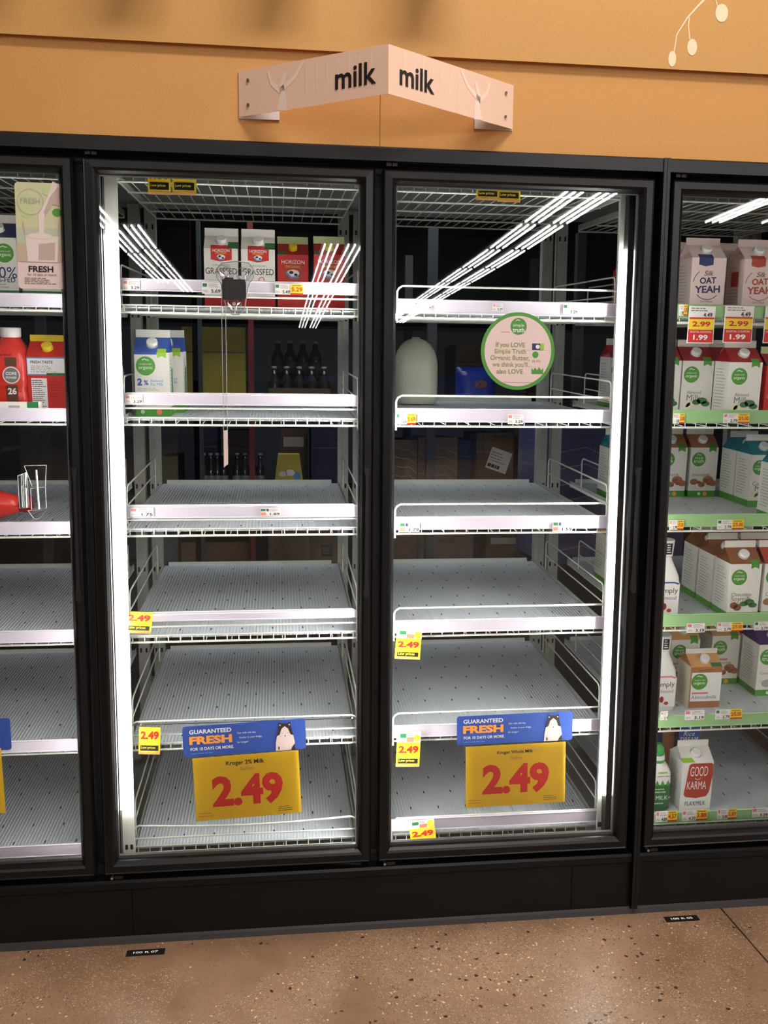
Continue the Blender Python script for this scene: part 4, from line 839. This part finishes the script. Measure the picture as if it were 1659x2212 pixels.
def case(px,y,si,label,m='cardboard',d=.3,deco=None,rz=0,cat='box'):
    u0,v0,u1,v1=px; a=at(u0,v0,y); c=at(u1,v1,y); w=c.x-a.x; z0=SR[si]; h=a.z-z0
    r=empty('shipping_case' if cat=='box' else cat.replace(' ','_'),((a.x+c.x)/2,y+d/2,z0),label,cat,rz=rz); b=MB(); b.bbox((-w/2,-d/2,0),(w/2,d/2,h),m,.004)
    b.plane((0,-d/2,h/2),(1,0,0),(0,0,1))
    b.rect(-w/2+.004,h*.18,w/2-.004,h*.2,'ink_brown' if 'card' in m else 'ink_grey',1)
    if deco=='label': b.plane((0,-d/2,h*.5),(1,-0,-.35),(.35,0,1)); b.rect(-w*.22,-h*.1,w*.36,h*.25,'paper',2); b.lines(-w*.18,-h*.08,w*.32,h*.0,1,'ink_black',3,.7); b.lines(-w*.18,h*.02,w*.25,h*.2,4,'ink_grey',3,.3)
    if deco=='square': b.rect(-w*.1,-h*.05,w*.25,h*.2,'ink_black',2); b.lines(-w*.06,0,w*.2,h*.15,3,'ink_grey',3,.4)
    if deco=='tacos': b.txt('TACOS',0,h*.3,w=w*.32,m='ink_black',sh=.2)
    if deco=='film':
        for q in range(5): b.stroke([(-w*.48,h*(.38-.17*q)),(-w*.1,h*(.33-.17*q)),(w*.2,h*(.30-.15*q)),(w*.48,h*(.2-.16*q))],.004,'film',3+q)
    if deco=='white': b.rect(-w*.4,h*.2,w*.35,h*.36,'paper',2)
    b.build('case_body',r); return r
case((392,705,530,750),1.8,3,'yellow shipping case on upper stock rack behind the 2% carton','case_yellow')
case((350,985,385,1035),1.8,2,'dull green case at far left behind the third shelf','case_green')
case((432,922,470,965),1.98,2,'dim blue case behind the small dark bottles','case_blue')
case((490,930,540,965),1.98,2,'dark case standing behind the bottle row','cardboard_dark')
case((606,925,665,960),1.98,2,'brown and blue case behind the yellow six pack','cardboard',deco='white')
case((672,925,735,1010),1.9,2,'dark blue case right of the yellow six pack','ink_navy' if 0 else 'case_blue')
case((352,1160,385,1215),1.8,1,'grey case at far left behind the fourth shelf','case_grey')
case((390,1172,540,1205),1.75,1,'long brown case low behind the left full bay','cardboard')
case((588,1150,652,1192),1.9,1,'brown case stacked low right of the long case','cardboard',deco='white')
case((664,1145,737,1215),1.75,1,'brown case with small dark square, low behind left full bay','cardboard',deco='square')
case((845,950,901,1030),1.75,2,'film wrapped brown case at left behind right full bay','cardboard',deco='film')
case((904,945,988,1030),1.75,2,'film wrapped wide brown case behind right full bay','cardboard',deco='film')
case((990,950,1024,1030),1.8,2,'narrow dark blue case between brown cases','ink_navy')
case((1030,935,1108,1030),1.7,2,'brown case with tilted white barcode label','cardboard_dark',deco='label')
case((1112,925,1165,1030),1.9,2,'brown case beside the right uprights','cardboard',deco='film')
case((845,1150,901,1205),1.75,1,'plain brown case low at left behind right full bay','cardboard')
case((904,1150,1022,1205),1.75,1,'wide brown case with faint TACOS print','cardboard',deco='tacos')
case((1050,1150,1150,1205),1.85,1,'brown case with white panel low behind right full bay','cardboard',deco='white')
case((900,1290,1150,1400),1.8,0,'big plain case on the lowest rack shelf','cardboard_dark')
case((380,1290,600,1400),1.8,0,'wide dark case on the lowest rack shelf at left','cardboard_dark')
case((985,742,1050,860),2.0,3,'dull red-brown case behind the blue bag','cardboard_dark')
r=empty('shrink_wrapped_pack',(1.12,1.42,0),'tall lilac shrink wrapped pallet load seen past right uprights','pallet load'); b=MB(); b.box((-.3,-.2,0),(.35,.14,.85),'rack_steel'); b.bbox((-.3,-.2,.85),(.35,.14,1.44),'wrap_blue',.02); b.plane((0,-.2,0),(1,0,0),(0,0,1))
for q in range(7): b.stroke([(-.25,.9+q*.07),(-.1,.93+q*.07),(.02,.88+q*.07)],.005,'film',2+q)
b.build('wrapped_load',r)
# blue bag: crumpled pillow
r=empty('snack_bag',(at(1028,850,1.75).x,1.77,SR[3]),'bright blue crinkled snack bag behind the pale jug','bag'); b=MB(); n=14; rn=random.Random(4); vs=[];w,h=.19,.2
for s in (-1,1):
    for i in range(n+1):
        for j in range(n+1):
            x=(i/n-.5)*w; z=j/n*h; t=(1-(2*i/n-1)**4)*(1-(2*j/n-1)**4); vs.append((x,s*(.035*t+.001)+rn.uniform(-.003,.003)*t,z))
N=(n+1)**2; fs=[]
for i in range(n):
    for j in range(n):
        a=i*(n+1)+j; fs.append((a,a+n+1,a+n+2,a+1)); fs.append((N+a,N+a+1,N+a+n+2,N+a+n+1))
b.add(vs,fs,'bag_blue',True); b.plane((.02,-.037,.12),(1,0,0),(0,0,1)); b.disc(0,0,.03,'ink_brown',1,.02); b.build('bag_body',r)
# bottles
proto={}
def beer(x,y,z,label,group,h=.23,rr=.03,lab='paper'):
    k=(h,rr,lab)
    if k not in proto:
        r=empty('glass_bottle'); b=MB(); b.lathe([(rr*.9,0),(rr,.005),(rr,h*.58),(rr*.85,h*.66),(rr*.45,h*.78),(rr*.42,h*.96)],(0,0,0),'beer_glass',14); b.lathe([(rr*1.01,h*.2),(rr*1.01,h*.48)],(0,0,0),lab,14); o=b.build('bottle_glass',r)
        c=MB(); c.lathe([(rr*.5,h*.94),(rr*.5,h),(rr*.3,h*1.005)],(0,0,0),'film',12); c=c.build('bottle_cap',r); root_kids[r.name]=[o,c]; proto[k]=r; r.location=(x,y,z); return tag(r,label,'bottle',group)
    return dup(proto[k],(x,y,z),label,group)
for j,yy in enumerate((1.72,1.80)):
    for i in range(5):
        x=at(592+i*27,800,yy).x; beer(x,yy,SR[3]+.0,'dark glass bottle standing in a case behind the left full bay','bottles on the upper stock rack',.19,.028,'case_green')
case((585,838,712,860),1.68,3,'low tray in front of the dark glass bottles','ink_nut' if 0 else 'cardboard_dark',d=.02)
mat('shelf_pad',(60,60,60),.6)
r=empty('bottle_crate',(at(650,800,1.9).x,2.02,SR[3]),'dark crate raising a back row of bottles','crate'); b=MB(); b.box((-.16,-.12,0),(.16,.14,.13),'cardboard_dark'); b.build('crate_body',r)
for i in range(4): beer(at(600+i*27,780,1.95).x,1.95,SR[3]+.13,'dark green bottle on the raised crate behind the left full bay','bottles on the raised crate',.19,.03,'case_green')
for i,u in enumerate((440,455,469,483,512,529,546,562)): beer(at(u,1000,1.72).x,1.72,SR[2]+.0,'small dark bottle with pale label in the long row behind the left full bay','small bottles in the long row',.155+.04,.021,'ink_grey')
for u in (426,545):
    a=at(u,1000,1.6); b=MB(); b.box((-.012,-.01,0),(.012,.01,2.3),'red_post'); o=b.build('red_post',None,(a.x,1.6,0)); tag(o,'dark red vertical post %s in the stockroom behind left full bay'%('at left' if u<500 else 'near the hanging strip'),'post')
# six pack with sloped shoulders
a=at(592,1040,1.45); c=at(656,970,1.45); 
r=empty('bottle_carrier',((a.x+c.x)/2,1.5,1.15),'yellow and white bottle carrier standing behind the third shelf','carton'); w=(c.x-a.x)/2; b=MB()
b.prism([(-w,0),(w,0),(w*1.0,.03),(-w*1.0,.03)],-.05,.05,'paper'); b.prism([(-w*.97,.03),(w*.97,.03),(w*.72,.155),(-w*.72,.155)],-.045,.045,'case_yellow'); b.plane((0,-.0452,0),(1,0,0),(0,0,1)); b.disc(-w*.4,.07,.018,'ink_pinkwhite',1,.012); b.disc(w*.1,.075,.02,'ink_white',1,.014); b.disc(w*.55,.06,.015,'ink_sky',1,.02); b.build('carrier_body',r)
r2_=empty('stock_stand',(r.location.x,1.5,0),'plain dark stand under the yellow bottle carrier','stand'); b=MB(); b.box((-.09,-.07,0),(.09,.07,1.149),'cardboard_dark'); b.build('stand_body',r2_)
# ================================================================== STORE LIGHTS (seen only as reflections in the door glass)
mat('fixture_white',(200,200,200),.4)
fx={}
def fixture(x,y,z=4.5,L_=2.4):
    if 'p' not in fx:
        r=empty('ceiling_light'); h=MB(); h.box((-.17,-L_/2,.04),(.17,L_/2,.09),'fixture_white'); h.box((-.004,-.004,.09),(.004,.004,.5),'fixture_white'); o=[h.build('housing',r)]
        for q in (-.12,0,.12): t=MB(); t.tube([(q,-L_/2+.08,.02),(q,L_/2-.08,.02)],.02,'tube_on',8); o.append(t.build('light_tube',r))
        root_kids[r.name]=o; fx['p']=r; r.location=(x,y,z); return tag(r,'lit strip light over the aisle, one of the rows mirrored in the door glass','ceiling light','aisle strip lights')
    return dup(fx['p'],(x,y,z),'lit strip light over the aisle, one of the rows mirrored in the door glass','aisle strip lights')
for x,y0,y1 in ((3.95,-9,-33),(4.45,-9,-33),(-3.15,-13,-23),(-2.75,-15,-23),(.78,-16.5,-36),(1.22,-16.5,-36),(6.9,-8.5,-12),(7.85,-8.5,-12)):
    y=y0
    while y>y1: fixture(x,y); y-=2.5
# far store gondolas so that the glass mirrors an aisle
mat('gondola_blue',(60,84,130),.6); mat('gondola_dark',(44,40,42),.6)
for i,(x,y,w,h,m) in enumerate(((-5,-9,3,1.9,'gondola_dark'),(0,-14,4,1.9,'gondola_blue'),(5.5,-12,3.4,1.9,'gondola_dark'),(2.8,-22,5,2.2,'gondola_blue'))):
    r=empty('aisle_shelving',(x,y,0),['dark store shelving far behind at left','blue store shelving opposite the milk coolers','dark store shelving behind at right','far blue shelving at the aisle end'][i],'shelving'); b=MB(); b.box((-w/2,-.4,0),(w/2,-.36,h),m); b.box((-w/2,.36,0),(w/2,.4,h),m)
    for z in (.1,.5,.9,1.3,1.7): b.box((-w/2,-.4,z),(w/2,.4,z+.03),'post_grey')
    b.build('shelf_unit',r)
# fin boxes added out of view above the frame to cast shade on the wall
for i,u in enumerate((60,352,640,925)):
    p=at(u,0,-.02); b=MB(); b.bbox((-.06,-.15,0),(.06,.0,.5),'orange_wall_upper',.01); o=b.build('added_shadow_fin',None,(p.x,-.0145,2.70)); tag(o,'added orange shadow fin above the coolers, %s from left of the four'%['first','second','third','fourth'][i],'shadow caster')
# ================================================================== LIGHT
def area(name,loc,rx,sx,sy,pw,col=(1,.93,.86),ry=0):
    l=bpy.data.lights.new(name,'AREA'); l.shape='RECTANGLE'; l.size=sx; l.size_y=sy; l.energy=pw; l.color=col
    o=bpy.data.objects.new(name,l); C.objects.link(o); o.location=loc; o.rotation_euler=(rx,ry,0); return o
area('ceiling_lamp_near',(0.45,-1.35,4.7),math.radians(10),1.3,.3,83)
area('added_wall_light',(1.0,-.8,4.7),math.radians(8),.35,.25,14)  # added steep light without a known fixture, brings out the fin shadows
area('ceiling_lamp_right',(3.4,-2.6,4.7),math.radians(10),3,.5,62)
area('ceiling_lamp_aisle',(0,-5.5,4.7),0,10,.6,160)
for bx in (-.76,.006,.78): pass
w=bpy.data.worlds.new('store_air'); bpy.context.scene.world=w; w.use_nodes=True; w.node_tree.nodes['Background'].inputs[0].default_value=(.75,.8,.9,1); w.node_tree.nodes['Background'].inputs[1].default_value=.15
l=bpy.data.lights.new('stockroom_fill','AREA'); l.size=1.2; l.energy=13; l.color=(.85,.92,1); o=bpy.data.objects.new('stockroom_fill',l); C.objects.link(o); o.location=(0,1.4,2.6)  # added fill light, lifts the dark background behind the shelves
s=bpy.context.scene; s.view_settings.view_transform='Standard'; s.view_settings.look='None'; s.view_settings.exposure=0; s.view_settings.gamma=1
